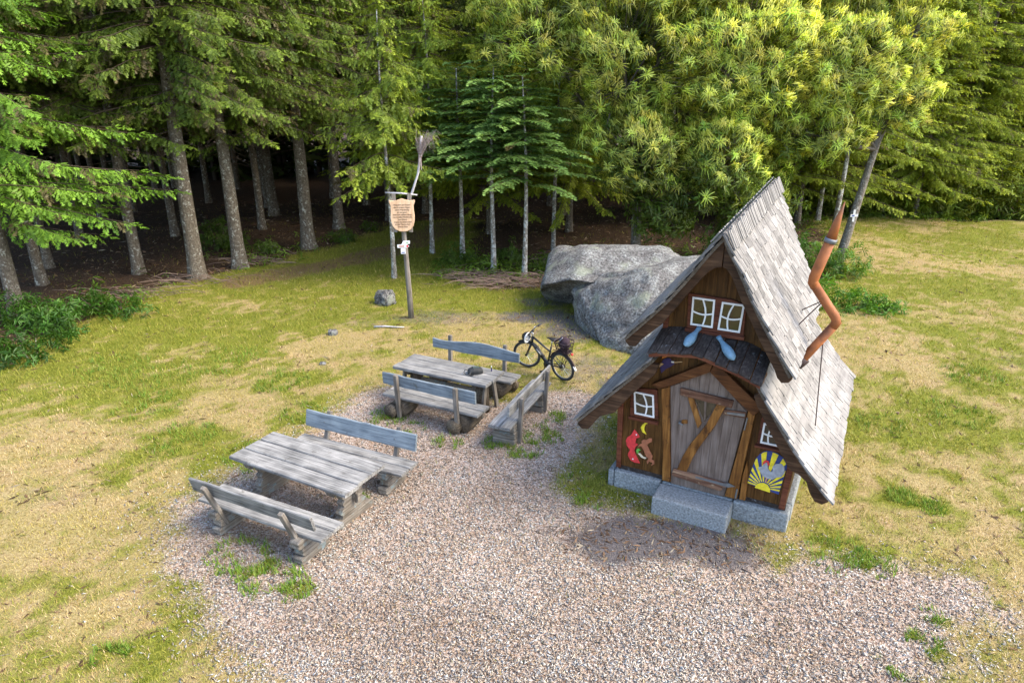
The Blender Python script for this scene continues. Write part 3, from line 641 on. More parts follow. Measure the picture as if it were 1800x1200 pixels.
def lobes_points(r, lobes, dens, shell=.55):
    P = []; O = []
    for (cx_, cy_, cz_, a, b_, c_) in lobes:
        k = int(dens * (a * b_ + b_ * c_ + a * c_))
        d = norm(r.normal(size=(k, 3))); rad = (shell + (1 - shell) * r.random(k) ** .6)
        bump = 1 + .22 * np.sin(d[:, 0] * 7 + cx_) * np.sin(d[:, 1] * 6 + cz_) + .18 * np.sin(d[:, 2] * 8 + cy_ * 3)
        p = d * (rad * bump)[:, None] * np.array([a, b_, c_]) + np.array([cx_, cy_, cz_])
        P.append(p); O.append(d)
    return np.concatenate(P), np.concatenate(O)
def broad_crown(seed, lobes, fork, dens, pc, base, var, trunk_r, flower_z=4.2, sc=(.85, 1.3), gapf=.5):
    r = np.random.default_rng(seed)
    P, O = lobes_points(r, lobes, dens)
    keep = fbm(P[:, 0] * .9 + P[:, 2] * .45, P[:, 1] * .9 - P[:, 2] * .7, seed, 3) > gapf - .12 * r.random(len(P)); P = P[keep]; O = O[keep]
    k = len(P); up = norm(O * .75 + np.array([0, 0, .55]) + r.normal(size=(k, 3)) * .3)
    Xd = norm(np.cross(up, r.normal(size=(k, 3)))); RM = np.stack([Xd, np.cross(up, Xd), up], -1)
    S = r.uniform(*sc, k); C = np.array(base) * (1 + var * (r.random((k, 1)) * 2 - 1)) * np.array([1, 1, 1]) * (1 + .25 * (r.random((k, 3)) - .5))
    fl = (r.random(k) < pc * sstep(flower_z - 1.2, flower_z + 2.2, P[:, 2])); K = r.integers(0, 3, k)
    segs = []; fork = np.array(fork)
    for (cx_, cy_, cz_, a, b_, c_) in lobes:
        c0 = np.array([cx_, cy_, cz_]); mid = (fork + c0) / 2 + np.array([0, 0, -.25])
        segs.append((np.stack([fork, mid, c0]), [trunk_r * .55, trunk_r * .38, trunk_r * .22]))
        for q in range(9):
            d = norm(r.normal(size=3)); e = c0 + d * np.array([a, b_, c_]) * .85; s0 = mid * .4 + c0 * .6
            segs.append((np.stack([s0, (s0 + e) / 2 + r.normal(size=3) * .12, e]), [trunk_r * .2, trunk_r * .12, .008]))
    for i in range(0, k, 2):   # twig carrying the tuft
        segs.append((np.stack([P[i] - O[i] * .55 + [0, 0, -.18], P[i]]), [.011, .005]))
    parts = [tubes_np(segs, 4, (.17, .145, .12))]
    for q in range(3):
        w = (K == q) & fl
        if w.any(): parts.append(instance(CAT[q], P[w], RM[w], S[w], C[w]))
        w = (K == q) & ~fl
        if w.any(): parts.append(instance(LEAF[q], P[w], RM[w], S[w], C[w]))
    return merge(parts)
CH = [
 ('tall flowering chestnut above the boulders, left one of the three', (4.7, 25.6), .20, 2.8, [(.9, 25.0, 8.0, 2.0, 1.8, 1.6), (3.6, 24.2, 7.2, 2.5, 2.0, 2.2), (4.2, 23.4, 4.3, 1.6, 1.4, 1.5), (2.6, 25.5, 10.6, 3.2, 2.3, 1.8), (5.0, 24.6, 9.4, 2.0, 1.8, 1.8), (5.4, 24.2, 2.6, 1.5, 1.1, 1.3)]),
 ('broad flowering chestnut behind the roof ridge, middle one of the three', (8.4, 26.2), .22, 3.0, [(7.3, 23.8, 7.2, 2.5, 2.0, 2.3), (6.9, 23.3, 4.1, 1.6, 1.3, 1.5), (7.8, 25.4, 10.4, 3.0, 2.3, 2.0), (9.0, 24.4, 5.4, 1.8, 1.5, 1.5), (8.4, 24.8, 2.4, 1.7, 1.2, 1.4)]),
 ('flowering chestnut behind the stovepipe, right one of the three, signposted trunk', (12.0, 24.65), .17, 4.2, [(10.6, 24.2, 7.0, 2.1, 1.9, 2.1), (12.6, 25.0, 7.9, 1.9, 1.8, 2.0), (11.8, 25.6, 10.2, 2.4, 2.0, 1.7), (10.4, 23.9, 5.0, 1.4, 1.2, 1.1), (13.0, 24.6, 5.9, 1.3, 1.2, 1.1)]),
]
for i, (lb, (x, y), r0, fk, lobes) in enumerate(CH):
    t = thing('chestnut_tree', lb, 'chestnut', (x, y, hz(x, y)), 0, 'flowering chestnuts behind the house')
    ll = [(a - x, b_ - y, c_, d, e, f) for a, b_, c_, d, e, f in lobes]
    top = max(l[2] for l in ll)
    tv, tf = trunk_mesh(40 + i, r0, top, 1.3, .1, 10, ((ll[1][0] * .25) / top, 0) if i < 2 else (.16, 0))
    np_mesh('trunk', tv, tf, M['bark_ches'], t, None, True)
    V, F, Cc = broad_crown(60 + i, ll, (0.12 if i < 2 else .16 * fk, 0, fk), 56, .95, (.13, .19, .03), .32, r0, gapf=.44, flower_z=3.2, sc=(.72, 1.15))
    np_mesh('crown', V, F, M['fol'], t, Cc)
# stems standing under the chestnuts
for (x, y, lb) in ((14.7, 31.0, 'slim grey stem right behind the stovepipe tip'), (15.5, 34.6, 'slim pale stem left of the stovepipe, under the chestnut crown'), (15.3, 36.9, 'thinnest slanting pale stem, next to the roof verge')):
    tree('young_spruce', lb, x, y, 'pale', 'young', 1.25, x, 'slim stems under the chestnuts', 'spruce')

def shrub(name, label, x, y, lobes, dens, base, seed, cat='shrub', group=None, stems=5, sc=(.5, .8)):
    z = hz(x, y); t = thing(name, label, cat, (x, y, z), 0, group); r = np.random.default_rng(seed)
    P, O = lobes_points(r, lobes, dens, .3); P = P[P[:, 2] > .06]; k = len(P)
    O = norm(P * [1, 1, .4] + [0, 0, .3])
    up = norm(O * .5 + [0, 0, .7] + r.normal(size=(k, 3)) * .45); Xd = norm(np.cross(up, r.normal(size=(k, 3)))); RM = np.stack([Xd, np.cross(up, Xd), up], -1)
    C = np.array(base) * (1 + .35 * (r.random((k, 1)) * 2 - 1)) * (1 + .2 * (r.random((k, 3)) - .5)); K = r.integers(0, 3, k)
    V, F, Cc = merge([instance(LEAF[q], P[K == q], RM[K == q], r.uniform(*sc, (K == q).sum()), C[K == q]) for q in range(3)])
    np_mesh('leaves', V, F, M['fol'], t, Cc)
    segs = []
    for q in range(stems):
        l = lobes[q % len(lobes)]; e = np.array([l[0] + r.uniform(-.5, .5) * l[3], l[1] + r.uniform(-.4, .4) * l[4], l[2] + l[5] * .4])
        segs.append((np.stack([[r.uniform(-.2, .2) + l[0] * .5, r.uniform(-.2, .2) + l[1] * .5, -.05], e * [.8, .8, .5], e]), [.016, .012, .005]))
    V, F, _ = tubes_np(segs, 5); np_mesh('stems', V, F, M['bark'], t)
    return t
GS = (.06, .15, .018)
shrub('bramble_shrub', 'leafy green shrub at the far left edge, nearest the camera', -11.6, 15.3, [(-.4, 0, .2, 1.0, .8, .34), (-1.2, .5, .35, 1.0, .8, .45), (-.2, 1.0, .2, .7, .6, .3)], 40, GS, 1, 'shrub', 'shrubs at the left forest edge')
shrub('bramble_shrub', 'leafy green shrub below the leftmost spruce trunks', -12.9, 18.0, [(0, 0, .45, 1.1, .8, .5), (-1.0, .3, .4, .9, .8, .5), (.6, -.6, .35, .8, .7, .4)], 42, GS, 2, 'shrub', 'shrubs at the left forest edge')
shrub('bramble_shrub', 'low leafy shrub reaching furthest right along the left forest edge', -11.3, 19.0, [(0, 0, .3, .9, .7, .36), (-1.0, .1, .4, .8, .6, .42)], 42, GS, 3, 'shrub', 'shrubs at the left forest edge')
shrub('low_shrub', 'bright green low shrub behind the house, right of the stovepipe', 10.3, 19.6, [(0, 0, .2, 1.2, 1.0, .34), (-.9, 1.2, .3, 1.0, 1.1, .42), (.8, -.2, .15, .7, .6, .25)], 48, (.10, .24, .022), 4, 'shrub', 'shrubs behind the house')
shrub('low_shrub', 'green shrub growing round the foot of the signposted chestnut', 11.6, 23.4, [(0, 0, .5, 1.2, .9, .65), (-1.4, .3, .7, 1.0, .9, .8), (-2.6, .6, .7, 1.0, .8, .8)], 40, (.08, .17, .025), 5, 'shrub', 'shrubs behind the house')
shrub('low_shrub', 'dark green bush between the roof verge and the chestnut trunks', 9.3, 24.0, [(0, 0, .8, 1.2, .9, .9), (-1.6, .4, .8, 1.1, .9, .9)], 34, (.07, .14, .022), 6, 'shrub', 'shrubs behind the house')
for i, (x, y, w, h, lb) in enumerate(((17.0, 37.3, 2.2, 1.9, 'left bush of the yellow-green thicket at the far meadow edge'), (19.9, 37.2, 2.3, 1.6, 'bush behind the pale meadow-edge stem in the far thicket'), (22.8, 36.4, 2.4, 1.7, 'second bush from the right in the far thicket'), (26.0, 35.6, 2.4, 1.9, 'rightmost bush of the far thicket behind the meadow'))):
    shrub('thicket_bush', lb, x, y, [(0, 0, h * .9, w, 1.2, h), (-w * .6, .6, h * .5, w * .8, 1.0, h * .6), (w * .5, -.4, h * .45, w * .8, .9, h * .55)], 26, (.20, .26, .025), 20 + i, 'shrub', 'thicket at the far meadow edge', 6, (.8, 1.3))
for i, (x, y, s_, lb) in enumerate(((-7.3, 28.9, .5, 'small green sapling clump at the foot of the dark path-bend spruce'), (-6.6, 31.2, .4, 'small green sapling clump farther along the path'), (-9.9, 26.8, .45, 'small shaded sapling clump between the thick front spruces'),
                                 (-2.1, 25.0, .55, 'weedy green clump under the left young fir'), (-.2, 25.4, .5, 'weedy green clump under the middle young fir'), (1.3, 24.0, .5, 'weedy green clump left behind the boulders'), (2.8, 24.6, .6, 'weedy clump behind the top of the left boulder'), (-12.0, 27.5, .9, 'dim evergreen bush behind the thick front spruces'))):
    shrub('sapling', lb, x, y, [(0, 0, s_ * .7, s_, s_ * .8, s_ * .8), (s_ * .8, .2, s_ * .4, s_ * .7, s_ * .6, s_ * .5)], 60, (.085, .15, .022), 40 + i, 'sapling', 'saplings and weeds under the trees', 4, (.45, .75))

r = np.random.default_rng(5); _u = [tuft(random.Random(q), 7, 0) for q in range(3)]; P = []
for cx_, cy_, sx, sy, q in ((0, 24.4, 2.6, 1.1, 330), (4.5, 24.4, 3.0, 1.0, 330), (9, 25.5, 3, 1.5, 300), (-3, 25.5, 1.2, 1.6, 160), (-9, 26.5, 1.5, 1.5, 90), (14, 30, 1.5, 3.0, 200), (20, 35.4, 5, .5, 420), (-12.5, 20.5, 1.2, 1.5, 60), (11.5, 22.6, 1.6, 1.0, 160)):
    P.append(np.stack([cx_ + r.normal(0, sx, q), cy_ + r.normal(0, sy, q), np.zeros(q)], 1))
P = np.concatenate(P); P = P[sdist(P[:, 0], P[:, 1], CLEAR) < .5]; P[:, 2] = hgt(P[:, 0], P[:, 1]) + r.uniform(.03, .3, len(P)); k = len(P)
up = norm(np.array([0, 0, 1.]) + r.normal(size=(k, 3)) * .35); Xd = norm(np.cross(up, r.normal(size=(k, 3)))); RM = np.stack([Xd, np.cross(up, Xd), up], -1); K = r.integers(0, 3, k); C = np.array([.11, .19, .022]) * r.uniform(.6, 1.4, (k, 1)); S = r.uniform(.5, 1.1, k)
V, F, Cc = merge([instance(_u[q], P[K == q], RM[K == q], S[K == q], C[K == q]) for q in range(3)])
tag(np_mesh('undergrowth', V, F, M['fol'], None, Cc), 'low leafy undergrowth along the forest edge', 'undergrowth', None, 'stuff')

# ------------------------------------------------------------------ the little witch house  (local: x along the front, y into the depth, z up)
house = thing('witch_house', 'small crooked brown wooden witch house with steep shingled roof and bent stovepipe', 'house', HOUSE_C, HOUSE_A)
UR = [(.09, 4.42), (.20, 4.20), (.35, 3.97), (.58, 3.53), (.85, 3.10), (1.16, 2.61)]
UL = [(.09, 4.42), (-.13, 4.13), (-.33, 3.82), (-.55, 3.51), (-.78, 3.23), (-1.20, 2.77)]
LR = [(.765, 2.385), (.80, 2.33), (1.03, 1.98), (1.36, 1.52), (1.62, 1.20), (1.87, .93)]
LL = [(-.755, 2.505), (-.80, 2.455), (-1.10, 2.12), (-1.50, 1.69), (-1.92, 1.23)]
def interp(pts, x):
    p = sorted(pts); xs = [q[0] for q in p]; return float(np.interp(x, xs, [q[1] for q in p]))
def roofline(s): return (interp(UR if s > .09 else UL, s) if -.74 < s < .74 else interp(LR if s > 0 else LL, s)) - .07
class Surf:                     # swept roof surface: profile by arc length, depth direction y, rising to the back
    def __init__(s, prof, y0, y1a, y1b, rise):
        s.p = [Vector((a, 0, b_)) for a, b_ in prof]; s.y0, s.ya, s.yb, s.rise = y0, y1a, y1b, rise
        s.L = [0.0]
        for a, b_ in zip(s.p, s.p[1:]): s.L.append(s.L[-1] + (b_ - a).length)
        s.len = s.L[-1]
    def at(s, a, y):
        a = max(0, min(s.len, a)); x = float(np.interp(a, s.L, [q.x for q in s.p])); z = float(np.interp(a, s.L, [q.z for q in s.p]))
        return Vector((x, y, z + s.rise * (y + .3)))
    def yend(s, a): return s.ya + (s.yb - s.ya) * a / s.len
    def frame(s, a, y):
        t = (s.at(a + .06, y) - s.at(a - .06, y)).normalized(); d = (s.at(a, y + .1) - s.at(a, y - .1)).normalized()
        n = d.cross(t).normalized()
        if n.z < 0: n = -n
        return t, d, n
    def deck(s, name, mat, parent, up=-.012, th=.04):
        V = []; F = []; na, ny = 9, 6
        for layer in (up, up - th):
            for i in range(na + 1):
                a = s.len * i / na
                for j in range(ny + 1):
                    y = s.y0 + (s.yend(a) - s.y0) * j / ny; t, d, n = s.frame(a, y); V.append(s.at(a, y) + n * layer)
        o = (na + 1) * (ny + 1); idx = lambda l, i, j: l * o + i * (ny + 1) + j
        for i in range(na):
            for j in range(ny):
                F += [(idx(0, i, j), idx(0, i + 1, j), idx(0, i + 1, j + 1), idx(0, i, j + 1)), (idx(1, i, j), idx(1, i, j + 1), idx(1, i + 1, j + 1), idx(1, i + 1, j))]
        for i in range(na): F += [(idx(0, i, 0), idx(1, i, 0), idx(1, i + 1, 0), idx(0, i + 1, 0)), (idx(0, i, ny), idx(0, i + 1, ny), idx(1, i + 1, ny), idx(1, i, ny))]
        for j in range(ny): F += [(idx(0, 0, j), idx(0, 0, j + 1), idx(1, 0, j + 1), idx(1, 0, j)), (idx(0, na, j), idx(1, na, j), idx(1, na, j + 1), idx(0, na, j + 1))]
        m_ = MB(); m_.add(V, F); return m_.build(name, mat, parent)
RISE_U, RISE_L = .06, .04
sUR = Surf(UR, -.36, 3.75, 2.85, RISE_U); sUL = Surf(UL, -.36, 3.75, 3.0, RISE_U); sLR = Surf(LR, -.34, 3.85, 4.05, RISE_L); sLL = Surf(LL, -.34, 3.85, 4.0, RISE_L)
unit = MB().box((0, 0, 0), (1, 1, 1)); um = bpy.data.meshes.new('shingle'); um.from_pydata(unit.v, [], unit.f); um.materials.append(M['shingle'])
count = [0]
def shingles(surf, roof, seed, expo, singles):
    r = random.Random(seed); rest = MB(); rows = int(surf.len / expo) + 1
    for i in range(rows):
        low = surf.len + .03 - i * expo; top = max(-.02, low - expo - .09)
        mid = (low + top) / 2; L_ = low - top; y = surf.y0 - .03 - r.uniform(0, .1); ye = surf.yend(mid) + .03
        while y < ye - .03:
            w = r.choice((.12, .14, .16, .18, .21)) * r.uniform(.9, 1.1); w = min(w, ye - y + .02)
            t, d, n = surf.frame(mid, y + w / 2); c_ = surf.at(mid, y + w / 2)
            tilt = Matrix.Rotation(.085 + r.uniform(-.02, .03), 3, d) if d.cross(t).dot(n) > 0 else Matrix.Rotation(-.085 - r.uniform(-.02, .03), 3, d)
            if (tilt @ t).dot(n) < 0: tilt = tilt.inverted()
            t2 = (tilt @ t).normalized(); yaw = Matrix.Rotation(r.uniform(-.03, .03), 3, n); t2 = yaw @ t2; n2 = d.cross(t2); n2 = n2 if n2.dot(n) > 0 else -n2; n2.normalize(); d2 = t2.cross(n2).normalized()
            lo = r.uniform(-.02, .018)
            m3 = Matrix((d2, t2, n2)).transposed(); c_ = c_ + n * (.018 + r.uniform(0, .006)) + t2 * lo / 2
            sc = (w - r.uniform(.006, .016), L_ + lo, .026)
            if singles and count[0] < 300:
                o = link('shingle', um, roof); o.matrix_basis = Matrix.Translation(c_) @ m3.to_4x4() @ Matrix.Diagonal((*sc, 1)); count[0] += 1
            else: rest.box(c_, sc, m3)
            y += w
    return rest
upper = sUR.deck('upper_roof', M['deck'], house); upper['label'] = 'steep curved upper roof slope'
upper_l = sUL.deck('upper_roof', M['deck'], house)
lower = sLR.deck('lower_roof', M['deck'], house); lower_l = sLL.deck('lower_roof', M['deck'], house)
count[0] = 0
ra = shingles(sUR, upper, 1, .158, True); nU = count[0]
rb = shingles(sLR, lower, 2, .158, True)
for rest, par in ((ra, upper), (rb, lower), (shingles(sUL, upper_l, 3, .205, False), upper_l), (shingles(sLL, lower_l, 4, .205, False), lower_l)):
    if rest.v: o = rest.build('shingle_courses', M['shingle'], par); o['kind'] = 'stuff'
# comb of ridge slats
slat = MB().box((0, 0, 0), (1, 1, 1)); sm = bpy.data.meshes.new('ridge_slat'); sm.from_pydata(slat.v, [], slat.f); sm.materials.append(M['shingle'])
y = -.40; r = random.Random(9)
while y < 3.80:
    for surf, par, L_ in ((sUR, upper, .27), (sUL, upper_l, .2)):
        t, d, n = surf.frame(.12, y); c_ = surf.at(.07 + L_ * .12, y) + n * (.062 + r.uniform(0, .008)); L2 = L_ + r.uniform(-.03, .04)
        o = link('ridge_slat', sm, par); m3 = Matrix((d, t, n if d.cross(t).dot(n) > 0 else -n)).transposed()
        o.matrix_basis = Matrix.Translation(c_) @ m3.to_4x4() @ Matrix.Diagonal((.058 + r.uniform(-.008, .006), L2, .016, 1))
    y += .088
# bargeboards
def beam_obj(name, pts, y0, y1, mat, parent, label=None, bevel=.012):
    o = MB().prism(pts, y0, y1).build(name, mat, parent, bevel=bevel)
    if label: o['label'] = label
    return o
def below(pr, k=.035): return [(a, b_ - k) for a, b_ in pr]
beam_obj('bargeboard', below(UR) + [(1.16, 2.55), (1.12, 2.49), (1.03, 2.47), (.97, 2.53), (.92, 2.64), (.68, 3.02), (.39, 3.52), (.24, 3.82), (.15, 3.94), (.095, 3.96)], -.31, -.22, M['barge'], house)
beam_obj('bargeboard', below(UL) + [(-1.19, 2.68), (-1.13, 2.62), (-1.03, 2.63), (-.96, 2.74), (-.86, 2.84), (-.66, 3.04), (-.33, 3.54), (-.1, 3.86), (0, 3.94), (.085, 3.96)], -.31, -.22, M['barge'], house)
beam_obj('bargeboard', below(LR[1:]) + [(1.85, .84), (1.78, .78), (1.68, .80), (1.60, .92), (1.54, 1.07), (1.42, 1.16), (1.31, 1.19), (1.08, 1.54), (.76, 2.06), (.70, 2.2)], -.30, -.21, M['barge'], house)
beam_obj('bargeboard', below(LL[1:]) + [(-1.90, 1.13), (-1.83, 1.07), (-1.72, 1.09), (-1.62, 1.24), (-1.54, 1.36), (-1.31, 1.47), (-1.06, 1.82), (-.71, 2.24), (-.66, 2.4)], -.30, -.21, M['barge'], house)
# foundation
def stone(name, c_, d, seed, label=None):
    o = MB().box(c_, d).build(name, M['stone'], house, bevel=.022)
    if label: o['label'] = label
    return o
stone('foundation_stone', (-.955, .16, .13), (.77, .34, .34), 1); stone('foundation_stone', (.97, .16, .13), (.80, .34, .34), 2); stone('foundation_stone', (-1.40, .18, .12), (.10, .36, .32), 3)
stone('foundation_stone', (.005, .18, .125), (1.11, .30, .33), 4)
for i in range(2):
    stone('foundation_stone', (1.29, 1.02 + i * 1.41, .13), (.19, 1.36, .335), 5 + i); stone('foundation_stone', (-1.29, 1.05 + i * 1.41, .13), (.19, 1.36, .335), 8 + i)
stone('foundation_stone', (0, 3.2, .13), (2.5, .2, .33), 9)
stone('doorstep', (.01, -.24, .125), (1.14, .46, .33), 7, 'granite doorstep block')
# walls of upright boards
wall = MB().box((0, .10, .345), (2.62, .06, .07)).build('front_wall', M['porch'], house); wall['label'] = 'dark brown front wall of upright boards with grey sill strip'
x = -1.30; i = 0; r = random.Random(4)
while x < 1.29:
    w = min(r.uniform(.125, .16), 1.30 - x); a, b_ = x, x + w - .004
    tops = [(b_ - (b_ - a) * k / 4, roofline(b_ - (b_ - a) * k / 4)) for k in range(5)]
    MB().prism([(a, .34), (b_, .34)] + tops, .075 + r.uniform(-.004, .004), .115).build('board', M['wall'], wall); x += w; i += 1
sideb = [(-1.28, 1.86), (1.28, 1.60)]
for sx, zt in sideb:
    MB().box((sx, 1.62, .34 + (zt - .34) / 2), (.05, 3.0, zt - .34)).build('side_wall', M['wall'], house)
for sx in (-.72, .72):
    MB().box((sx, 1.45, 2.65), (.05, 2.7, .75)).build('attic_side_wall', M['wall'], house)
rp = [(-1.27, .34), (1.27, .34), (1.27, 1.60), (.74, 2.38), (.74, 3.2), (.09, 4.3), (-.74, 3.2), (-.74, 2.45), (-1.27, 1.85)]
MB().prism(rp, 3.08, 3.14).build('rear_wall', M['wall'], house)
# posts, braces, trims
def quadbeam(name, p, y0, y1, mat, parent=house, label=None, bevel=.01): return beam_obj(name, p, y0, y1, mat, parent, label, bevel)
quadbeam('corner_post', [(-1.33, .34), (-1.255, .34), (-1.275, 1.62), (-1.37, 1.62)], .03, .075, M['red_frame'])
quadbeam('corner_post', [(1.215, .34), (1.30, .34), (1.345, 1.30), (1.26, 1.30)], .03, .075, M['red_frame'])
quadbeam('corner_post', [(-.745, 2.5), (-.68, 2.5), (-.66, 3.1), (-.745, 3.1)], .045, .078, M['red_frame'])
quadbeam('door_post', [(-.54, .335), (-.405, .335), (-.47, 1.0), (-.55, 1.97), (-.675, 1.90), (-.585, 1.0)], -.005, .078, M['gold_beam'])
quadbeam('door_post', [(.44, .335), (.62, .335), (.66, 1.0), (.72, 1.80), (.62, 1.84), (.54, 1.1)], -.003, .078, M['gold_beam'])
quadbeam('door_post', [(.65, .335), (.74, .335), (.735, .75), (.69, 1.0), (.655, .75)], .02, .076, M['gold_beam'])
quadbeam('door_brace', [(-.82, 1.96), (-.72, 1.905), (-.55, 1.985), (.02, 2.325), (.06, 2.46), (-.02, 2.47), (-.5, 2.16)], -.045, .076, M['beam'])
quadbeam('door_brace', [(.03, 2.33), (.45, 1.97), (.70, 1.78), (.80, 1.90), (.75, 1.98), (.12, 2.47), (.07, 2.46)], -.042, .076, M['beam'])
# door: boards, rails, braces, glass, ironwork
door = MB().prism([(-.40, .30), (.43, .30), (.60, 1.81), (.02, 2.34), (-.55, 1.97)], .055, .072).build('door', M['door'], house); door['label'] = 'grey-brown plank door widening upward to a point'
def doorx(z, side): return (-.40 + (-.15) * (z - .30) / 1.67) if side < 0 else (.43 + .17 * (z - .30) / 1.51)
def doortop(s): return 2.33 - (s - .02) * .53 / .58 if s > .02 else 2.33 - (.02 - s) * .37 / .57
for k in range(8):
    f0, f1 = k / 8, (k + 1) / 8
    a0 = -.398 + .826 * f0; a1 = -.398 + .826 * f1 - .002; zt0 = 1.9; b0 = -.545 + 1.14 * f0; b1 = -.545 + 1.14 * f1 - .004
    top = [(b1 * 1.0, max(1.75, doortop(b1) - .01))] + ([(.02, 2.325)] if b0 < .02 < b1 else []) + [(b0, max(1.75, doortop(b0) - .01))]
    MB().prism([(a0, .305), (a1, .305)] + top, .028 + .003 * (k % 2), .056).build('board', M['door'], door)
quadbeam('rail', [(-.385, 1.985), (-.375, 1.87), (.385, 1.83), (.405, 1.945)], -.03, .027, M['rail'], door)
quadbeam('brace', [(-.275, 1.865), (-.175, 1.86), (-.02, 1.47), (-.07, 1.37)], -.008, .027, M['gold_beam'], door)
quadbeam('brace', [(.30, 1.835), (.17, 1.84), (.05, 1.48), (-.05, 1.28), (-.16, 1.08), (-.25, .86), (-.32, .60), (-.17, .60), (-.10, .85), (-.02, 1.06), (.08, 1.27), (.19, 1.50)], -.02, .027, M['gold_beam'], door)
quadbeam('rail', [(-.37, .60), (-.39, .535), (.2, .505), (.44, .50), (.47, .56), (.2, .58)], -.03, .027, M['rail'], door)
quadbeam('rail', [(-.385, .53), (-.395, .47), (.36, .41), (.40, .45), (.37, .49)], -.02, .027, M['rail'], door)
quadbeam('rail', [(.27, 1.77), (.27, 1.69), (.595, 1.70), (.59, 1.80)], -.005, .026, M['rail'], door)
quadbeam('pane', [(-.17, 1.86), (.165, 1.845), (.02, 1.50)], .012, .026, M['pane'], door, 'dark triangular pane', 0)
quadbeam('glazing_bar', [(-.012, 1.86), (.016, 1.86), (.03, 1.52), (.006, 1.52)], .002, .0115, M['door'], door, None, 0)
quadbeam('hinge', [(.33, 1.745), (.33, 1.715), (.58, 1.73), (.58, 1.775)], -.013, -.006, M['iron'], door, None, 0)
quadbeam('hinge', [(-.02, .575), (-.02, .55), (.48, .525), (.58, .57), (.48, .60), (.4, .575)], -.039, -.031, M['iron'], door, None, 0)
MB().tube([(.62, -.012, 1.72), (.60, -.012, 1.52)], .012, 6).build('hinge_pin', M['iron'], door); MB().tube([(.61, -.012, .52), (.60, -.012, .36)], .014, 6).build('hinge_pin', M['iron'], door)
quadbeam('knob_plate', [(-.33, 1.45), (-.24, 1.475), (-.232, 1.41), (-.32, 1.385)], .012, .027, M['gold_beam'], door)
MB().tube([(-.35, .02, 1.415), (-.35, -.03, 1.41), (-.29, -.045, 1.40)], [.018, .016, .012], 8).build('door_handle', M['iron'], door, True)
# windows
def window(frame_pts, panes, seed, label):
    w = MB().prism(frame_pts, .03, .073).build('window', M['red_frame'], house, bevel=.006); w['label'] = label
    for (x0, x1, z0, z1, sk, bow) in panes:
        def P_(u, v): return (x0 + (x1 - x0) * u + sk * v, z0 + (z1 - z0) * v)
        cas = MB(); t = .1; e = .09
        for a, b_ in (((0, 0), (1, 0)), ((0, 1), (1, 1)), ((0, 0), (0, 1)), ((1, 0), (1, 1))):
            p, q = P_(*a), P_(*b_); dx, dz = q[0] - p[0], q[1] - p[1]; l = math.hypot(dx, dz); nx, nz = -dz / l * .013, dx / l * .013; ex, ez = dx / l * .013, dz / l * .013
            cas.prism([(p[0] - nx - ex, p[1] - nz - ez), (q[0] - nx + ex, q[1] - nz + ez), (q[0] + nx + ex, q[1] + nz + ez), (p[0] + nx - ex, p[1] + nz - ez)], .008 + (.002 if a[0] == b_[0] else 0), .0285)
        def bar(f):
            pts = [f(k / 6) for k in range(7)]; up = []; dn = []
            for k, p in enumerate(pts):
                q = pts[min(k + 1, 6)]; o = pts[max(k - 1, 0)]; dx, dz = q[0] - o[0], q[1] - o[1]; l = math.hypot(dx, dz); up.append((p[0] - dz / l * .011, p[1] + dx / l * .011)); dn.append((p[0] + dz / l * .011, p[1] - dx / l * .011))
            return up + dn[::-1]
        cas.prism(bar(lambda s: P_(.5 + bow * math.sin(s * math.pi) * .16 + bow * (s - .5) * -.1, s)), .012, .028)
        cas.prism(bar(lambda s: P_(s, .5 - abs(bow) * math.sin(s * math.pi) * .09)), .014, .027)
        cas.build('casement', M['white'], w)
        for u0, u1 in ((.03, .49), (.51, .97)):
            for v0, v1 in ((.03, .49), (.51, .97)):
                quadbeam('pane', [P_(u0, v0), P_(u1, v0), P_(u1, v1), P_(u0, v1)], .024 + .001 * (u0 > .4), .0295, M['pane'], w, None, 0)
    return w
window([(-1.15, 1.30), (-.69, 1.36), (-.745, 1.86), (-1.165, 1.80)], [(-1.06, -.765, 1.395, 1.75, -.035, .9)], 1, 'left ground-floor window with crooked white bars')
window([(.79, 1.30), (1.16, 1.30), (1.13, 1.66), (1.02, 1.76), (.81, 1.76)], [(.85, 1.07, 1.37, 1.67, .01, -.9)], 2, 'right ground-floor window partly under the eave')
window([(-.38, 2.93), (.42, 2.91), (.41, 3.38), (.2, 3.44), (-.41, 3.45)], [(-.32, -.025, 3.0, 3.395, -.005, .9), (.07, .355, 2.99, 3.38, .02, -.9)], 3, 'twin attic window with crooked white bars')
for (a0, a1, z0, z1) in ((-1.16, -.68, 1.285, 1.33), (.77, 1.17, 1.285, 1.325), (-.40, .44, 2.885, 2.935)):
    MB().box(((a0 + a1) / 2, .01, (z0 + z1) / 2), (a1 - a0, .075, z1 - z0)).build('window_sill', M['red_frame'], house, bevel=.008)
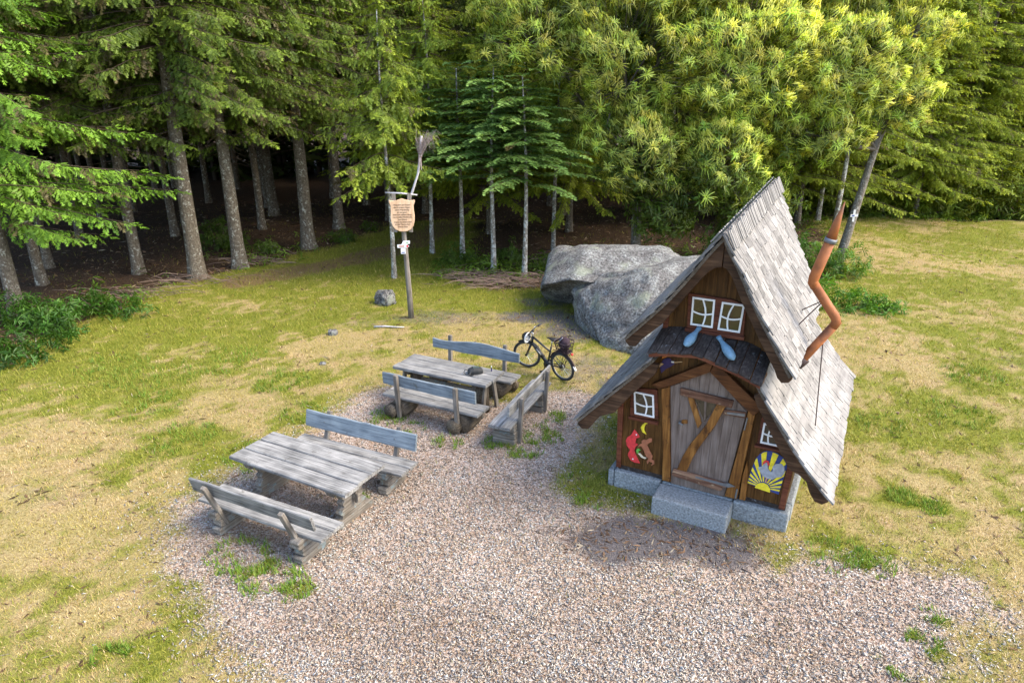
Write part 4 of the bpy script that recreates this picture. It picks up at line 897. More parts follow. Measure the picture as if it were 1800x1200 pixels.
# porch roof of dark planks
FR_ = [(-.83, 2.60), (-.55, 2.67), (-.11, 2.72), (.16, 2.65), (.52, 2.54), (.81, 2.42)]; BK_ = [(-.76, 2.86), (-.35, 2.94), (.04, 2.94), (.53, 2.83), (.84, 2.70)]
porch = MB()
for k in range(16):
    a, b_ = -.80 + 1.58 * k / 16, -.80 + 1.58 * (k + 1) / 16
    porch.prism([(a, interp(FR_, a) - .075), (b_, interp(FR_, b_) - .075), (b_, interp(FR_, b_) - .022), (a, interp(FR_, a) - .022)], -.385, -.35)
porch = porch.build('porch_roof', M['red_frame'], house); porch['label'] = 'curved dark plank canopy over the door with red-brown edge'
npk = 10; r = random.Random(2)
for k in range(npk):
    f0, f1 = k / npk, (k + 1) / npk - .006
    a0, a1 = -.83 + 1.64 * f0, -.83 + 1.64 * f1; c0, c1 = -.76 + 1.60 * f0, -.76 + 1.60 * f1; yf = -.42 + r.uniform(-.015, .015); dz = r.uniform(-.006, .01); tl = r.uniform(-.012, .012)
    tp = [(a0, yf, interp(FR_, a0) + dz + tl), (a1, yf, interp(FR_, a1) + dz - tl), (c1, .07, interp(BK_, c1) + dz - tl), (c0, .07, interp(BK_, c0) + dz + tl)]
    MB().add(tp + [(p[0], p[1], p[2] - .03) for p in tp], [(0, 1, 2, 3), (7, 6, 5, 4), (0, 4, 5, 1), (1, 5, 6, 2), (2, 6, 7, 3), (3, 7, 4, 0)]).build('plank', M['porch'], porch, bevel=.005)
for sx in (-.79, .77): MB().tube([(sx, .08, 2.42), (sx, -.33, interp(FR_, sx) - .06)], .03, 6).build('bracket', M['beam'], porch)
# stovepipe
pipe = MB().tube([(1.0, .9, 2.22), (1.16, .9, 2.40), (1.52, .9, 3.02)], .064, 14).build('stovepipe', M['rust'], house, True); pipe['label'] = 'crooked rusty stovepipe with pointed cap'
MB().tube([(1.50, .9, 2.98), (1.535, .9, 3.06), (1.51, .9, 3.13), (1.17, .9, 3.57)], [.065, .071, .069, .066], 14).build('pipe_section', M['rust'], pipe, True)
MB().tube([(1.19, .9, 3.53), (1.145, .9, 3.60), (1.15, .9, 3.67), (1.285, .9, 4.22)], [.066, .072, .074, .073], 14).build('pipe_section', M['rust'], pipe, True)
MB().tube([(1.278, .9, 4.19), (1.293, .9, 4.25)], .084, 16).build('pipe_band', M['zinc'], pipe, True)
MB().tube([(1.285, .9, 4.22), (1.33, .9, 4.47), (1.385, .9, 4.76)], [.077, .05, .006], 14).build('pipe_cap', M['rust'], pipe, True)
for p, q in (((1.33, .9, 3.36), (.99, 1.5, 2.98)), ((1.33, .9, 3.36), (1.02, .95, 2.90)), ((1.40, .9, 2.80), (1.50, .75, 1.42))):
    MB().tube([p, q], .009, 5).build('stay_rod', M['dark_iron'], pipe)
MB().tube([(1.10, .88, 2.33), (1.19, .9, 2.45)], .095, 14).build('pipe_collar', M['dark_iron'], pipe, True)
# painted figures
FOX = [(-1.07, 1.08), (-1.03, 1.04), (-0.97, 0.97), (-1.03, 0.93), (-1.04, 0.84), (-0.99, 0.83), (-1.03, 0.78), (-1.05, 0.7), (-1.0, 0.6), (-0.94, 0.5), (-1.03, 0.49), (-1.1, 0.51), (-1.15, 0.59), (-1.15, 0.62), (-1.12, 0.7), (-1.18, 0.76), (-1.2, 0.85), (-1.18, 0.91), (-1.12, 0.97), (-1.09, 1.04)]
HARE = [(-0.77, 1.0), (-0.77, 0.94), (-0.82, 0.9), (-0.84, 0.86), (-0.79, 0.77), (-0.74, 0.69), (-0.75, 0.62), (-0.71, 0.62), (-0.7, 0.56), (-0.75, 0.51), (-0.735, 0.57), (-0.79, 0.58), (-0.81, 0.52), (-0.83, 0.57), (-0.8, 0.63), (-0.84, 0.65), (-0.9, 0.77), (-0.94, 0.82), (-0.99, 0.79), (-0.97, 0.84), (-0.93, 0.87), (-0.94, 0.91), (-0.9, 0.95), (-0.86, 0.95), (-0.82, 0.99)]
MOON = [(-0.83, 1.26), (-0.9, 1.25), (-0.95, 1.19), (-0.97, 1.14), (-0.94, 1.07), (-0.87, 1.04), (-0.91, 1.11), (-0.91, 1.16), (-0.89, 1.22)]
def figure(name, pts, mat, parent, y=.058, th=.014, label=None): return beam_obj(name, pts, y, y + th, M[mat], parent, label, .002)
fox = figure('fox_figure', FOX, 'red', house, label='red wooden fox figure on the wall')
for p in ((-1.03, 1.0), (-1.06, .55)): MB().tube([(p[0], .05, p[1]), (p[0], .058, p[1])], .012, 8).build('white_dot', M['white'], fox)
figure('hare_figure', HARE, 'hare', house, .05, label='brown wooden hare figure dancing beside the fox')
figure('moon_figure', MOON, 'yellow', house, label='yellow crescent moon on the wall')
leek = figure('leek_figure', [(-0.99, 0.67), (-0.95, 0.68), (-0.89, 0.63), (-0.84, 0.63), (-0.86, 0.6), (-0.92, 0.61)], 'cream', house)
figure('leaf', [(-1.02, 0.72), (-0.99, 0.76), (-0.94, 0.74), (-0.97, 0.72), (-0.98, 0.67), (-1.0, 0.67)], 'green', leek, .055)
wit = figure('witch_figure', [(-0.72, 2.31), (-0.7, 2.35), (-0.64, 2.4), (-0.6, 2.4), (-0.56, 2.35), (-0.52, 2.32), (-0.58, 2.26), (-0.64, 2.22), (-0.71, 2.13), (-0.74, 2.23), (-0.68, 2.28)], 'navy', house, label='small flying witch figure under the canopy')
figure('hat', [(-0.72, 2.37), (-0.71, 2.42), (-0.66, 2.46), (-0.57, 2.47), (-0.62, 2.44), (-0.66, 2.4)], 'orange', wit, .054)
figure('broom_head', [(-0.86, 2.17), (-0.8, 2.26), (-0.71, 2.3), (-0.68, 2.29), (-0.74, 2.23)], 'tan', wit, .062); figure('broom_stick', [(-0.57, 2.34), (-0.41, 2.38), (-0.41, 2.367), (-0.57, 2.322)], 'tan', wit, .062)
figure('collar', [(-.575, 2.355), (-.53, 2.36), (-.535, 2.335), (-.57, 2.335)], 'white', wit, .05)
ARCH = [(0.73, 0.62), (0.76, 0.85), (0.8, 1.05), (0.85, 1.15), (0.91, 1.215), (1.0, 1.24), (1.09, 1.225), (1.17, 1.18), (1.23, 1.1), (1.245, 1.03), (1.22, 0.83), (1.19, 0.56)]
rp_ = figure('rooster_panel', ARCH, 'blue', house, .062, .012, 'arched blue and yellow sunburst panel with grey rooster')
SC = Vector((.965, .615))
def hit(an):
    d = Vector((math.cos(an), math.sin(an))); best = 9
    for k in range(len(ARCH)):
        a = Vector(ARCH[k]); e = Vector(ARCH[(k + 1) % len(ARCH)]) - a; den = d.x * e.y - d.y * e.x
        if abs(den) < 1e-9: continue
        w_ = a - SC; t = (w_.x * e.y - w_.y * e.x) / den; u = (w_.x * d.y - w_.y * d.x) / den
        if t > .03 and -1e-6 <= u <= 1 + 1e-6: best = min(best, t)
    return SC + d * best * .985
nr = 12
for k in range(nr):
    a0 = R(-4) + R(184) * (k + .25) / nr; a1 = R(-4) + R(184) * (k + .78) / nr
    p0, p1 = SC + Vector((math.cos(a0), math.sin(a0))) * .10, SC + Vector((math.cos(a1), math.sin(a1))) * .10
    figure('sun_ray', [tuple(p0), tuple(p1), tuple(hit(a1)), tuple(hit((a0 + a1) / 2)), tuple(hit(a0))], 'yellow', rp_, .055, .007)
figure('sun_disc', [(0.845, 0.585), (0.87, 0.65), (0.91, .685), (0.96, 0.70), (1.02, 0.685), (1.06, 0.63), (1.07, 0.565)], 'yellow', rp_, .046, .009)
figure('rooster_body', [(0.85, 0.93), (0.91, 0.97), (0.93, 1.02), (0.97, 1.05), (0.99, 0.96), (1.03, 0.91), (1.06, 0.93), (1.05, 1.0), (1.09, 1.06), (1.16, 1.08), (1.21, 1.04), (1.225, 0.95), (1.19, 0.87), (1.12, 0.84), (1.07, 0.79), (1.0, 0.79), (0.93, 0.81), (0.89, 0.87)], 'grey', rp_, .044, .010)
figure('rooster_comb', [(0.9, 0.99), (0.92, 1.06), (0.95, 1.09), (0.99, 1.08), (1.01, 1.02), (0.99, 1.0), (0.96, 1.06), (0.93, 1.02)], 'red', rp_, .040, .006); figure('rooster_leg', [(0.98, 0.80), (1.0, 0.80), (1.0, 0.71), (0.98, 0.72)], 'pink', rp_, .044, .01)
# two blue birds on the canopy
HM = Matrix.Translation(HOUSE_C) @ Matrix.Rotation(HOUSE_A, 4, 'Z')
for h_, t_, lb in (((-.29, -.42, 2.79), (-.19, -.02, 2.975), 'left blue wooden bird on the canopy, tail against the wall'), ((.41, -.37, 2.69), (.10, -.10, 2.915), 'right blue wooden bird on the canopy, lying askew')):
    h_ = HM @ Vector(h_); t_ = HM @ Vector(t_); c_ = (h_ + t_) / 2; bd = thing('wooden_bird', lb, 'bird', c_ + Vector((0, 0, -.06)), 0, 'blue birds on the canopy')
    d = (t_ - h_); q = [h_ - bd.location + d * k + Vector((0, 0, .0)) for k in (.06, .09, .14, .22, .34, .47, .62, .76, .87, .98)]
    MB().tube(q, [.007, .025, .050, .062, .072, .070, .052, .033, .032, .042], 12, True, .9).build('body', M['bird'], bd, True)
    sd_ = d.cross(Vector((0, 0, 1))).normalized()
    for s in (-1, 1):
        e = q[2] + sd_ * .036 * s + Vector((0, 0, .02)); MB().tube([e, e + sd_ * .008 * s], .009, 8).build('eye', M['black'], bd)

# ------------------------------------------------------------------ tables and benches (local: x along the length, +y towards the backrest)
def hewn_support(parent, x, ys, mat, th=.17, h=.405, name='support'):
    sp = None; lay = [(0, h * .30, ys[0]), (h * .32, h * .65, ys[1]), (h * .67, h, ys[2])]
    for z0, z1, (a, b_) in lay:
        e = .03; zc = (z0 + z1) / 2
        pr = [(a + e, z0), (b_ - e, z0), (b_, z0 + .025), (b_ - .012, zc), (b_, z1 - .025), (b_ - e, z1), (a + e, z1), (a, z1 - .025), (a + .012, zc), (a, z0 + .025)]
        o = MB().prismx(pr, x - th / 2, x + th / 2).build(name if sp is None else 'beam', mat, parent if sp is None else sp, bevel=.012)
        if sp is None: sp = o
    return sp
def bench(label, x, y, rz, L=2.3, depth=.48, style='carved', seat='grey_wood', back='grey_wood', top=None, seed=0, zt=.92, out=.30, bh=.27, bshift=0.0):
    b_ = thing('bench', label, 'bench', (x, y, 0), rz, 'wooden benches round the picnic tables'); pw = depth / 2 - .014
    for k in (-1, 1):
        plank(L, pw, .055, .007, 9, seed * 10 + k, c=(0, 0, 0)).build('seat_plank', M[seat], b_).location = (0, k * depth / 4, .435)
    zb = zt - bh / 2; yb = depth / 2 - .02 + (out - depth / 2 + .02) * (zb - .46) / (zt - .46) if style == 'carved' else depth / 2 - .03
    tl = math.atan2(out - depth / 2, zt - .46) if style == 'carved' else .05
    bk = plank(L * .97, bh, .045, .008, 12, seed * 10 + 5, top=top).build('backrest', M[back], b_); bk.location = (bshift, yb, zb); bk.rotation_euler = (R(90) - tl, 0, 0)
    for k in (-1, 1):
        px = k * L * .31 + bshift
        if style == 'carved':
            po = MB().box((0, 0, 0), (.085, .065, 1.0)).build('post', M['grey_wood_z'], b_, bevel=.012)
            p0, p1 = Vector((px, .14, .13)), Vector((px, out + .055 + .02, zt + .0)); dv = p1 - p0; po.scale = (1, 1, dv.length); po.location = (p0 + p1) / 2; po.rotation_euler = (-math.atan2(dv.y, dv.z), 0, 0)
            po.location.y += .03
            MB().tube([(px, yb - .03, zb), (px, yb + .02, zb)], .012, 8).build('bolt', M['iron'], b_)
        else:
            po = MB().box((0, 0, 0), (.085, .075, 1.0)).build('post', M['grey_wood_z'], b_, bevel=.012)
            p0, p1 = Vector((px, depth / 2 + .025, .02)), Vector((px, depth / 2 + .075, zt + .04)); dv = p1 - p0; po.scale = (1, 1, dv.length); po.location = (p0 + p1) / 2; po.rotation_euler = (-math.atan2(dv.y, dv.z), 0, 0)
            MB().tube([(px, yb - .03, zb + .03), (px, yb + .02, zb + .03)], .012, 8).build('bolt', M['iron'], b_)
        sx = k * L * .335 + bshift * .6
        if style == 'carved': hewn_support(b_, sx, [(-.25, .34), (-.19, .30), (-.24, .37)], M['log_y'])
        elif style == 'log':
            r = random.Random(seed * 7 + k); rad = .185
            mb = MB(); mb.tube([(0, -depth / 2 + .02, 0), (0, -.08, .01), (0, .1, 0), (0, depth / 2 - .02, -.005)], [rad * .97, rad * 1.03, rad, rad * .95], 14)
            o = mb.build('support', M['dark_log'], b_, True); o.location = (sx, 0, rad + .01); o.scale = (1.05, 1, 1.08)
            cl = MB().tube([(0, depth / 2 - .02, 0), (0, depth / 2 + .10, 0)], [.15, .14], 12).build('stump', M['dark_log'], b_, True); cl.location = (sx + .13, 0, .15)
        else: hewn_support(b_, sx, [(-.22, .24), (-.22, .24), (-.23, .23)], M['log_y'], .30)
    return b_
wave = lambda t: .045 * math.sin(t * 7.0 + .9) - .02
bench('heavy grey bench nearest the camera, its slanted backrest seen from behind', -3.53, 8.46, R(154.2), 2.33, .50, seed=1, zt=.90, out=.36, bh=.25)
bench('bench with blue-grey backrest on the far side of the near table', -2.72, 10.12, R(-24.9), 2.34, .48, back='blue_wood', seed=2, zt=.90, out=.33, bh=.29)
bench('bench on dark round logs on the near side of the farther table', -1.52, 12.22, R(152.4), 2.20, .49, 'log', back='blue_wood', seed=3, zt=.93, bh=.25)
bench('bench with wavy-topped blue-grey backrest on the far side of the farther table', -.91, 13.76, R(-26.6), 2.22, .50, 'log', back='blue_wood', top=wave, seed=4, zt=1.0, bh=.27)
bench('bench standing crosswise between the farther table and the house', .19, 12.11, R(-112.5), 2.25, .45, 'block', seed=5, zt=.88, bh=.2, bshift=.05)

def table(label, x, y, rz, L, W, style, seed, zt=.76, th=.06):
    t = thing('picnic_table', label, 'table', (x, y, 0), rz, 'wooden picnic tables')
    pw = W / 3 - .02
    for k in (-1, 0, 1):
        r = random.Random(seed + k); o = plank(L + r.uniform(-.03, .03), pw, th, .004, 10, seed * 5 + k).build('top_plank', M['grey_wood'], t); o.location = (r.uniform(-.01, .01), k * W / 3, zt - th / 2)
    for k in (-1, 1):
        sx = k * L * .36
        if style == 'carved':
            cap = MB().prismx([(-W * .42, zt - th - .11), (W * .42, zt - th - .11), (W * .45, zt - th - .04), (W * .45, zt - th - .001), (-W * .45, zt - th - .001), (-W * .45, zt - th - .04)], sx - .07, sx + .07).build('cross_beam', M['log_y'], t, bevel=.008)
            pr = [(.27, .11), (.25, .17), (.29, .21), (.25, .26), (.20, .31), (.24, .36), (.19, .41), (.23, .46), (.25, .52), (.29, .58)]
            col = MB().prismx(pr + [(-a, b_) for a, b_ in pr[::-1]], sx - .065, sx + .065).build('leg', M['log_y'], t, bevel=.008)
            MB().prismx([(-.42, 0), (.42, 0), (.44, .06), (.38, .12), (-.38, .12), (-.44, .06)], sx - .085, sx + .085).build('foot', M['log_y'], t, bevel=.01)
            MB().box((sx + k * .125, 0, .40), (.04, .05, .2)).build('wedge', M['grey_wood_z'], t, bevel=.006)
        else:
            o = MB().tube([(0, 0, 0), (.0, 0, .35), (0, 0, zt - th)], [.16, .14, .135], 14).build('leg', M['dark_log'], t, True); o.location = (sx, 0, 0)
            for s in (-1, 1):
                MB().prismx([(s * .10, zt - th - .002), (s * .20, zt - th - .002), (s * .36, 0), (s * .26, 0)], sx + k * .145, sx + k * .195).build('strut', M['grey_wood_z'], t, bevel=.006)
            MB().box((sx, 0, zt - th - .045), (.1, W * .8, .088)).build('cross_beam', M['dark_log'], t)
    MB().box((0, 0, .40), (L * .72 + (.36 if style == 'carved' else -.2), .055, .13)).build('stretcher', M['log_y'], t, bevel=.008)
    return t
table('near picnic table with carved trestle legs and three grey planks', -3.22, 9.36, R(-27.9), 2.34, .97, 'carved', 3)
table('farther picnic table with a black bag on it', -1.32, 13.04, R(-26.9), 2.22, .82, 'post', 8, .78, .07)
# things on the farther table
TZ = .781
bag = thing('camera_bag', 'small black bag lying on the farther picnic table', 'bag', (-.75, 12.80, TZ), R(12))
bg = MB(); 
sec = [(-.15, .055, .06), (-.12, .085, .10), (-.04, .10, .125), (.06, .10, .125), (.13, .085, .105), (.16, .06, .07)]
V_ = []; F_ = []
for (sx, hw, hh) in sec: V_ += [(sx, -hw, 0), (sx, hw, 0), (sx, hw * 1.02, hh * .6), (sx, hw * .7, hh), (sx, -hw * .7, hh), (sx, -hw * 1.02, hh * .6)]
for i in range(len(sec) - 1):
    for k in range(6): F_.append((i * 6 + k, i * 6 + (k + 1) % 6, (i + 1) * 6 + (k + 1) % 6, (i + 1) * 6 + k))
F_ += [tuple(range(5, -1, -1)), tuple((len(sec) - 1) * 6 + k for k in range(6))]
MB().add(V_, F_).build('body', M['bagm'], bag, bevel=.012)
MB().tube([(-.13, .06, .06), (-.20, .05, .07), (-.23, .0, .04), (-.20, -.06, .012), (-.13, -.07, .012)], .009, 6).build('strap', M['bagm'], bag)
MB().tube([(-.1, -.09, .06), (-.14, -.13, .03), (-.12, -.15, .012), (-.05, -.13, .012)], .018, 6, True, .5).build('flap', M['bagm'], bag)
MB().box((.02, 0, .127), (.12, .08, .006)).build('lid_patch', plain('bag_lid', (.06, .085, .075), .5), bag)
pen = thing('lighter', 'small dark upright stick with white tip beside the black bag', 'lighter', (-.42, 12.90, TZ), 0)
MB().tube([(0, 0, 0), (0, 0, .085)], .012, 8).build('body', M['navy'], pen); MB().tube([(0, 0, .085), (0, 0, .115)], .010, 8).build('tip', M['white'], pen)

# ------------------------------------------------------------------ bicycle (local: +x is forward, z up, leaning on its stand)
bike = thing('bicycle', 'black electric bicycle parked on its stand behind the tables', 'bicycle', (1.16, 14.23, 0), math.atan2(.70, -.70)); bike.rotation_euler = (R(-7), 0, math.atan2(.72, -.72))
WR = .345; WB = 1.10
def wheel(x, rz=0.0, piv=None):
    w = MB().torus((0, 0, 0), WR - .024, .026, n=44, m=8).build('wheel', M['rubber'], bike, True); w.location = (x, 0, WR); w.rotation_euler = (0, 0, rz)
    MB().torus((0, 0, 0), WR - .056, .014, n=40, m=6).build('rim', M['iron'], w, True)
    sp = MB()
    for k in range(24):
        a = k * 2 * math.pi / 24; sp.tube([(.02 * math.cos(a + .8), .03 * (-1) ** k, .02 * math.sin(a + .8)), ((WR - .06) * math.cos(a), 0, (WR - .06) * math.sin(a))], .0022, 3)
    sp.build('spokes', M['silver'], w)['kind'] = 'stuff'
    MB().tube([(0, -.06, 0), (0, .06, 0)], .028, 10).build('hub', M['black'], w); return w
rw = wheel(0); fw = wheel(WB, R(22))
MB().tube([(0, -.03, 0), (0, -.055, 0)], [.055, .04], 16).build('cassette', M['dark_iron'], rw); MB().tube([(0, .03, 0), (0, .034, 0)], .08, 20).build('brake_disc', M['silver'], rw)
def bt(name, pts, rad, mat='frame', n=10, par=bike, flat=None): return MB().tube(pts, rad, n, True, flat).build(name, M[mat], par, True)
BB = (.44, 0, .30); ST = (.30, 0, .76); HT = (.86, 0, .86); HB = (.90, 0, .70)
bt('down_tube', [HB, (.7, 0, .50), BB], [.032, .042, .045]); bt('battery', [(.80, 0, .615), (.56, 0, .41)], .05, 'black'); bt('battery_panel', [(.74, .045, .60), (.60, .045, .48)], .02, 'iron', 6)
bt('top_tube', [HT, (.33, 0, .62)], [.026, .02]); bt('seat_tube', [BB, ST], .02); bt('seat_post', [ST, (.25, 0, .93)], .014, 'silver'); bt('head_tube', [HT, HB], .028)
for s in (-1, 1):
    bt('chain_stay', [(.40, .03 * s, .29), (.12, .065 * s, .34), (0, .065 * s, WR)], .012, 'frame', 6); bt('seat_stay', [(.335, .02 * s, .62), (0, .065 * s, WR)], .009, 'frame', 6)
bt('motor', [(.44, -.06, .29), (.44, .06, .29)], .085, 'black', 16)
fork = bt('fork', [(.915, 0, .68), (.93, 0, .64)], .035)
fr = Matrix.Rotation(R(22), 3, 'Z')
for s in (-1, 1):
    o = Vector((WB, 0, WR)); bt('fork_leg', [Vector((.93, 0, .66)) + fr @ Vector((0, .055 * s, 0)), o + fr @ Vector((0, .06 * s, 0))], [.02, .016], 'frame', 8, fork)
bt('stem', [HT, (.845, 0, .95), (.90, .02, .99)], .018, 'silver')
hb = bt('handlebar', [Vector((.89, .01, .99)) + fr @ Vector(p) for p in ((-.10, .34, .04), (-.05, .22, .035), (0, .08, 0), (0, -.08, 0), (-.05, -.22, .035), (-.10, -.34, .04))], .013, 'frame', 8)
for s in (-1, 1):
    bt('grip', [Vector((.89, .01, .99)) + fr @ Vector((-.065, .25 * s, .036)), Vector((.89, .01, .99)) + fr @ Vector((-.115, .37 * s, .041))], .021, 'rubber', 8, hb)
    bt('brake_lever', [Vector((.89, .01, .99)) + fr @ Vector((.0, .2 * s, .02)), Vector((.89, .01, .99)) + fr @ Vector((.01, .30 * s, -.0))], .008, 'silver', 6, hb)
bt('headlight', [(.95, .02, .90), (1.02, .045, .90)], [.03, .035], 'black', 10); bt('display', [(.86, 0, 1.01), (.83, -.01, 1.025)], .03, 'black', 8)
MB().add(*[(lambda m_: (m_.v, m_.f))(MB().tube([(.40, 0, .965), (.30, 0, .97), (.20, 0, .965), (.10, 0, .975)], [.022, .045, .085, .075], 10, True, .38))][0]).build('saddle', M['black'], bike, True)
MB().torus((0, 0, WR), WR + .02, .022, n=22, m=6, a0=R(20), a1=R(170)).build('rear_mudguard', M['dark_iron'], bike, True)
MB().torus((0, 0, 0), WR + .02, .02, n=16, m=6, a0=R(60), a1=R(165)).build('front_mudguard', M['black'], fw, True)
bt('mudflap', [(-.345, 0, .46), (-.40, 0, .36)], [.03, .035], 'white', 8, bike, .4)
rack = MB()
for s in (-1, 1): rack.tube([(.20, .055 * s, .74), (-.28, .065 * s, .755)], .008, 6).tube([(-.02, .07 * s, WR), (-.12, .065 * s, .75)], .007, 6).tube([(0, .07 * s, WR), (-.24, .065 * s, .75)], .007, 6)
for k in range(4): rack.tube([(.14 - k * .13, -.06, .75), (.14 - k * .13, .06, .75)], .006, 6)
rack.build('rack', M['dark_iron'], bike)
ck = bt('crank', [(.44, .09, .29), (.50, .10, .13)], .012, 'dark_iron', 6); MB().box((.50, .15, .13), (.08, .09, .022)).build('pedal', M['black'], ck)
ck = bt('crank', [(.44, -.09, .29), (.38, -.10, .45)], .012, 'dark_iron', 6); MB().box((.38, -.15, .45), (.08, .09, .022)).build('pedal', M['black'], ck)
MB().tube([(.44, -.068, .29), (.44, -.076, .29)], .085, 22).build('chainring', M['dark_iron'], bike)
bt('chain', [(.44, -.072, .375), (0, -.045, WR + .05), (-.055, -.045, WR), (0, -.045, WR - .05), (.44, -.072, .205)], .006, 'dark_iron', 5)
bt('kickstand', [(.34, .05, .26), (.26, .20, .035)], .012, 'dark_iron', 6)
for s, zz in ((1, .88), ): bt('rear_light', [(-.30, 0, .74), (-.325, 0, .74)], .03, 'red', 8)
BM = Matrix.LocRotScale(bike.location, bike.rotation_euler, None)
# basket with bag, helmet on the bars
bk = thing('bike_basket', 'dark wire basket on the rear rack of the bicycle', 'basket', (0, 0, 0)); bk.matrix_basis = BM @ Matrix.Translation((-.10, 0, .765))
def ring(hw, hd, z): return [(hw * cx_, hd * cy_, z) for cx_, cy_ in ((1, .7), (.8, 1), (-.8, 1), (-1, .7), (-1, -.7), (-.8, -1), (.8, -1), (1, -.7))]
ms = MB(); rg = [ring(.15, .11, 0), ring(.16, .125, .08), ring(.18, .14, .16), ring(.195, .155, .24)]
for k in range(8):
    ms.tube([rg[q][k] for q in range(4)], .006, 4)
    for j in range(1, 4): ms.tube([[rg[q][k][c_] * (1 - j / 4) + rg[q][(k + 1) % 8][c_] * j / 4 for c_ in range(3)] for q in range(4)], .004, 4)
ms.build('mesh_wires', M['basket'], bk)['kind'] = 'stuff'
for q in range(4): MB().tube(rg[q] + [rg[q][0]], .007 if q < 3 else .012, 5).build('hoop', M['basket'], bk)
MB().add(*[(rg[0] + ring(.15, .11, .012)), [tuple(range(7, -1, -1)), tuple(range(8, 16))] + [(k, (k + 1) % 8, (k + 1) % 8 + 8, k + 8) for k in range(8)]]).build('base', M['basket'], bk)
bt('handle', [(0, -.155, .24), (-.03, -.15, .33), (-.04, 0, .37), (-.03, .15, .33), (0, .155, .24)], .008, 'basket', 6, bk)
sb_ = thing('saddle_bag', 'dark plum bag stuffed into the bicycle basket', 'bag', (0, 0, 0)); sb_.matrix_basis = BM @ Matrix.Translation((-.10, 0, .78))
r = np.random.default_rng(3); bm = bmesh.new(); bmesh.ops.create_icosphere(bm, subdivisions=3, radius=1)
for v in bm.verts:
    p = v.co; k = 1 + .10 * math.sin(p.x * 5 + 1) * math.sin(p.y * 4) + .06 * math.sin(p.z * 9 + p.x * 4); v.co = Vector((p.x * .15 * k, p.y * .115 * k, .17 + p.z * .165 * k))
me = bpy.data.meshes.new('pouch'); bm.to_mesh(me); bm.free(); me.polygons.foreach_set('use_smooth', [True] * len(me.polygons)); link('pouch', me, sb_, M['plum'])
bt('strap', [(.06, .11, .20), (.02, .13, .28), (-.03, .08, .34), (-.02, .02, .33)], .009, 'silver', 6, sb_)
hel = thing('bike_helmet', 'dark helmet with white rim hanging on the bicycle handlebar', 'helmet', (0, 0, 0)); hel.matrix_basis = BM @ Matrix.Translation((.93, .10, .86)) @ Matrix.Rotation(R(75), 4, 'Y')
def dome(a, b_, c_, z0, th, mat, name):
    V = []; F = []; n, k = 20, 6
    for lay in (0, 1):
        f = 1 - th * lay
        for i in range(k + 1):
            e = z0 + (math.pi / 2 - z0) * i / k
            for j in range(n): V.append((a * f * math.cos(e) * math.cos(2 * math.pi * j / n), b_ * f * math.cos(e) * math.sin(2 * math.pi * j / n), c_ * f * math.sin(e)))
    o = (k + 1) * n
    for lay in (0, 1):
        for i in range(k):
            for j in range(n):
                q = (lay * o + i * n + j, lay * o + i * n + (j + 1) % n, lay * o + (i + 1) * n + (j + 1) % n, lay * o + (i + 1) * n + j); F.append(q if lay == 0 else q[::-1])
    for j in range(n): F.append((j, o + j, o + (j + 1) % n, (j + 1) % n))
    return MB().add(V, F).build(name, M[mat], hel, True)
dome(.135, .105, .125, .12, .10, 'black', 'shell'); dome(.140, .110, .05, -.25, .05, 'white', 'rim')
for s in (-.5, 0, .5): bt('rib', [(.12 * math.cos(t_) * .99, s * .085, .128 * math.sin(t_) * (1 - .12 * abs(s)) + .006) for t_ in (.5, .9, 1.3, 1.7, 2.1, 2.6)], .012, 'black', 6, hel)
bt('chin_strap', [(0, .10, 0), (.02, .05, -.09), (.02, -.05, -.09), (0, -.10, 0)], .006, 'black', 5, hel)

# ------------------------------------------------------------------ carved sign with witch's broom
sg = thing('sign_post', 'tall grey post with a shield-shaped wooden sign, left of the boulders', 'sign', (-2.91, 18.75, 0), R(4))
bt('post', [(0, 0, -.1), (-.02, 0, .8), (-.05, 0, 1.7), (-.09, 0, 2.7), (-.10, 0, 3.0)], [.085, .078, .07, .065, .06], 'grey_wood_z', 10, sg)
for sx in (-.30, .12): MB().box((sx, -.045, 3.02), (.11, .05, 1.05)).build('support_board', M['grey_wood_z'], sg, bevel=.006)
bt('cross_stick', [(-.52, -.045, 3.57), (-.1, -.045, 3.55), (.34, -.045, 3.50)], [.02, .024, .018], 'silver_wood', 8, sg)
bd = []
for u, z in ((0, 1), (.12, .965), (.3, .93), (.5, .955), (.5, .90), (.44, .78), (.445, .62), (.465, .48), (.455, .32), (.40, .17), (.29, .065), (.14, .01), (0, 0)): bd.append((u * .70, 2.52 + z * .90))
bd = [(p[0] - .08, p[1]) for p in bd]; mir = [(-.16 - p[0], p[1]) for p in bd[1:-1]]
board = MB().prism(bd + mir[::-1], -.115, -.072).build('sign_board', M['sign'], sg, bevel=.008)
LINES = ['Wandert ein Freund', 'durch unsern Hagen,', 'seine Wanderung', 'sei ein guter,', 'denn viel schöner klingt,', 'was im stillen Winkel ruht,', 'und Winde', 'tragen das kleine Lied', 'in den Tannen fort.', 'Hexen Ecke']
for i, tx in enumerate(LINES):
    cu = bpy.data.curves.new('letters', 'FONT'); cu.body = tx; cu.size = .054; cu.align_x = 'CENTER'; cu.align_y = 'CENTER'; cu.extrude = .003; cu.resolution_u = 2
    tmp = bpy.data.objects.new('tmp', cu); COL.objects.link(tmp); bpy.context.view_layer.update()
    me = bpy.data.meshes.new_from_object(tmp.evaluated_get(bpy.context.evaluated_depsgraph_get())); bpy.data.objects.remove(tmp)
    me.materials.clear(); o = link('letters', me, board, M['ink']); o['kind'] = 'stuff'; o.location = (-.08, -.119, 3.25 - i * .066); o.rotation_euler = (R(90), 0, 0)
    w_ = max(v.co.x for v in me.vertices) - min(v.co.x for v in me.vertices)
    if w_ > .52: o.scale = (.52 / w_, 1, 1)
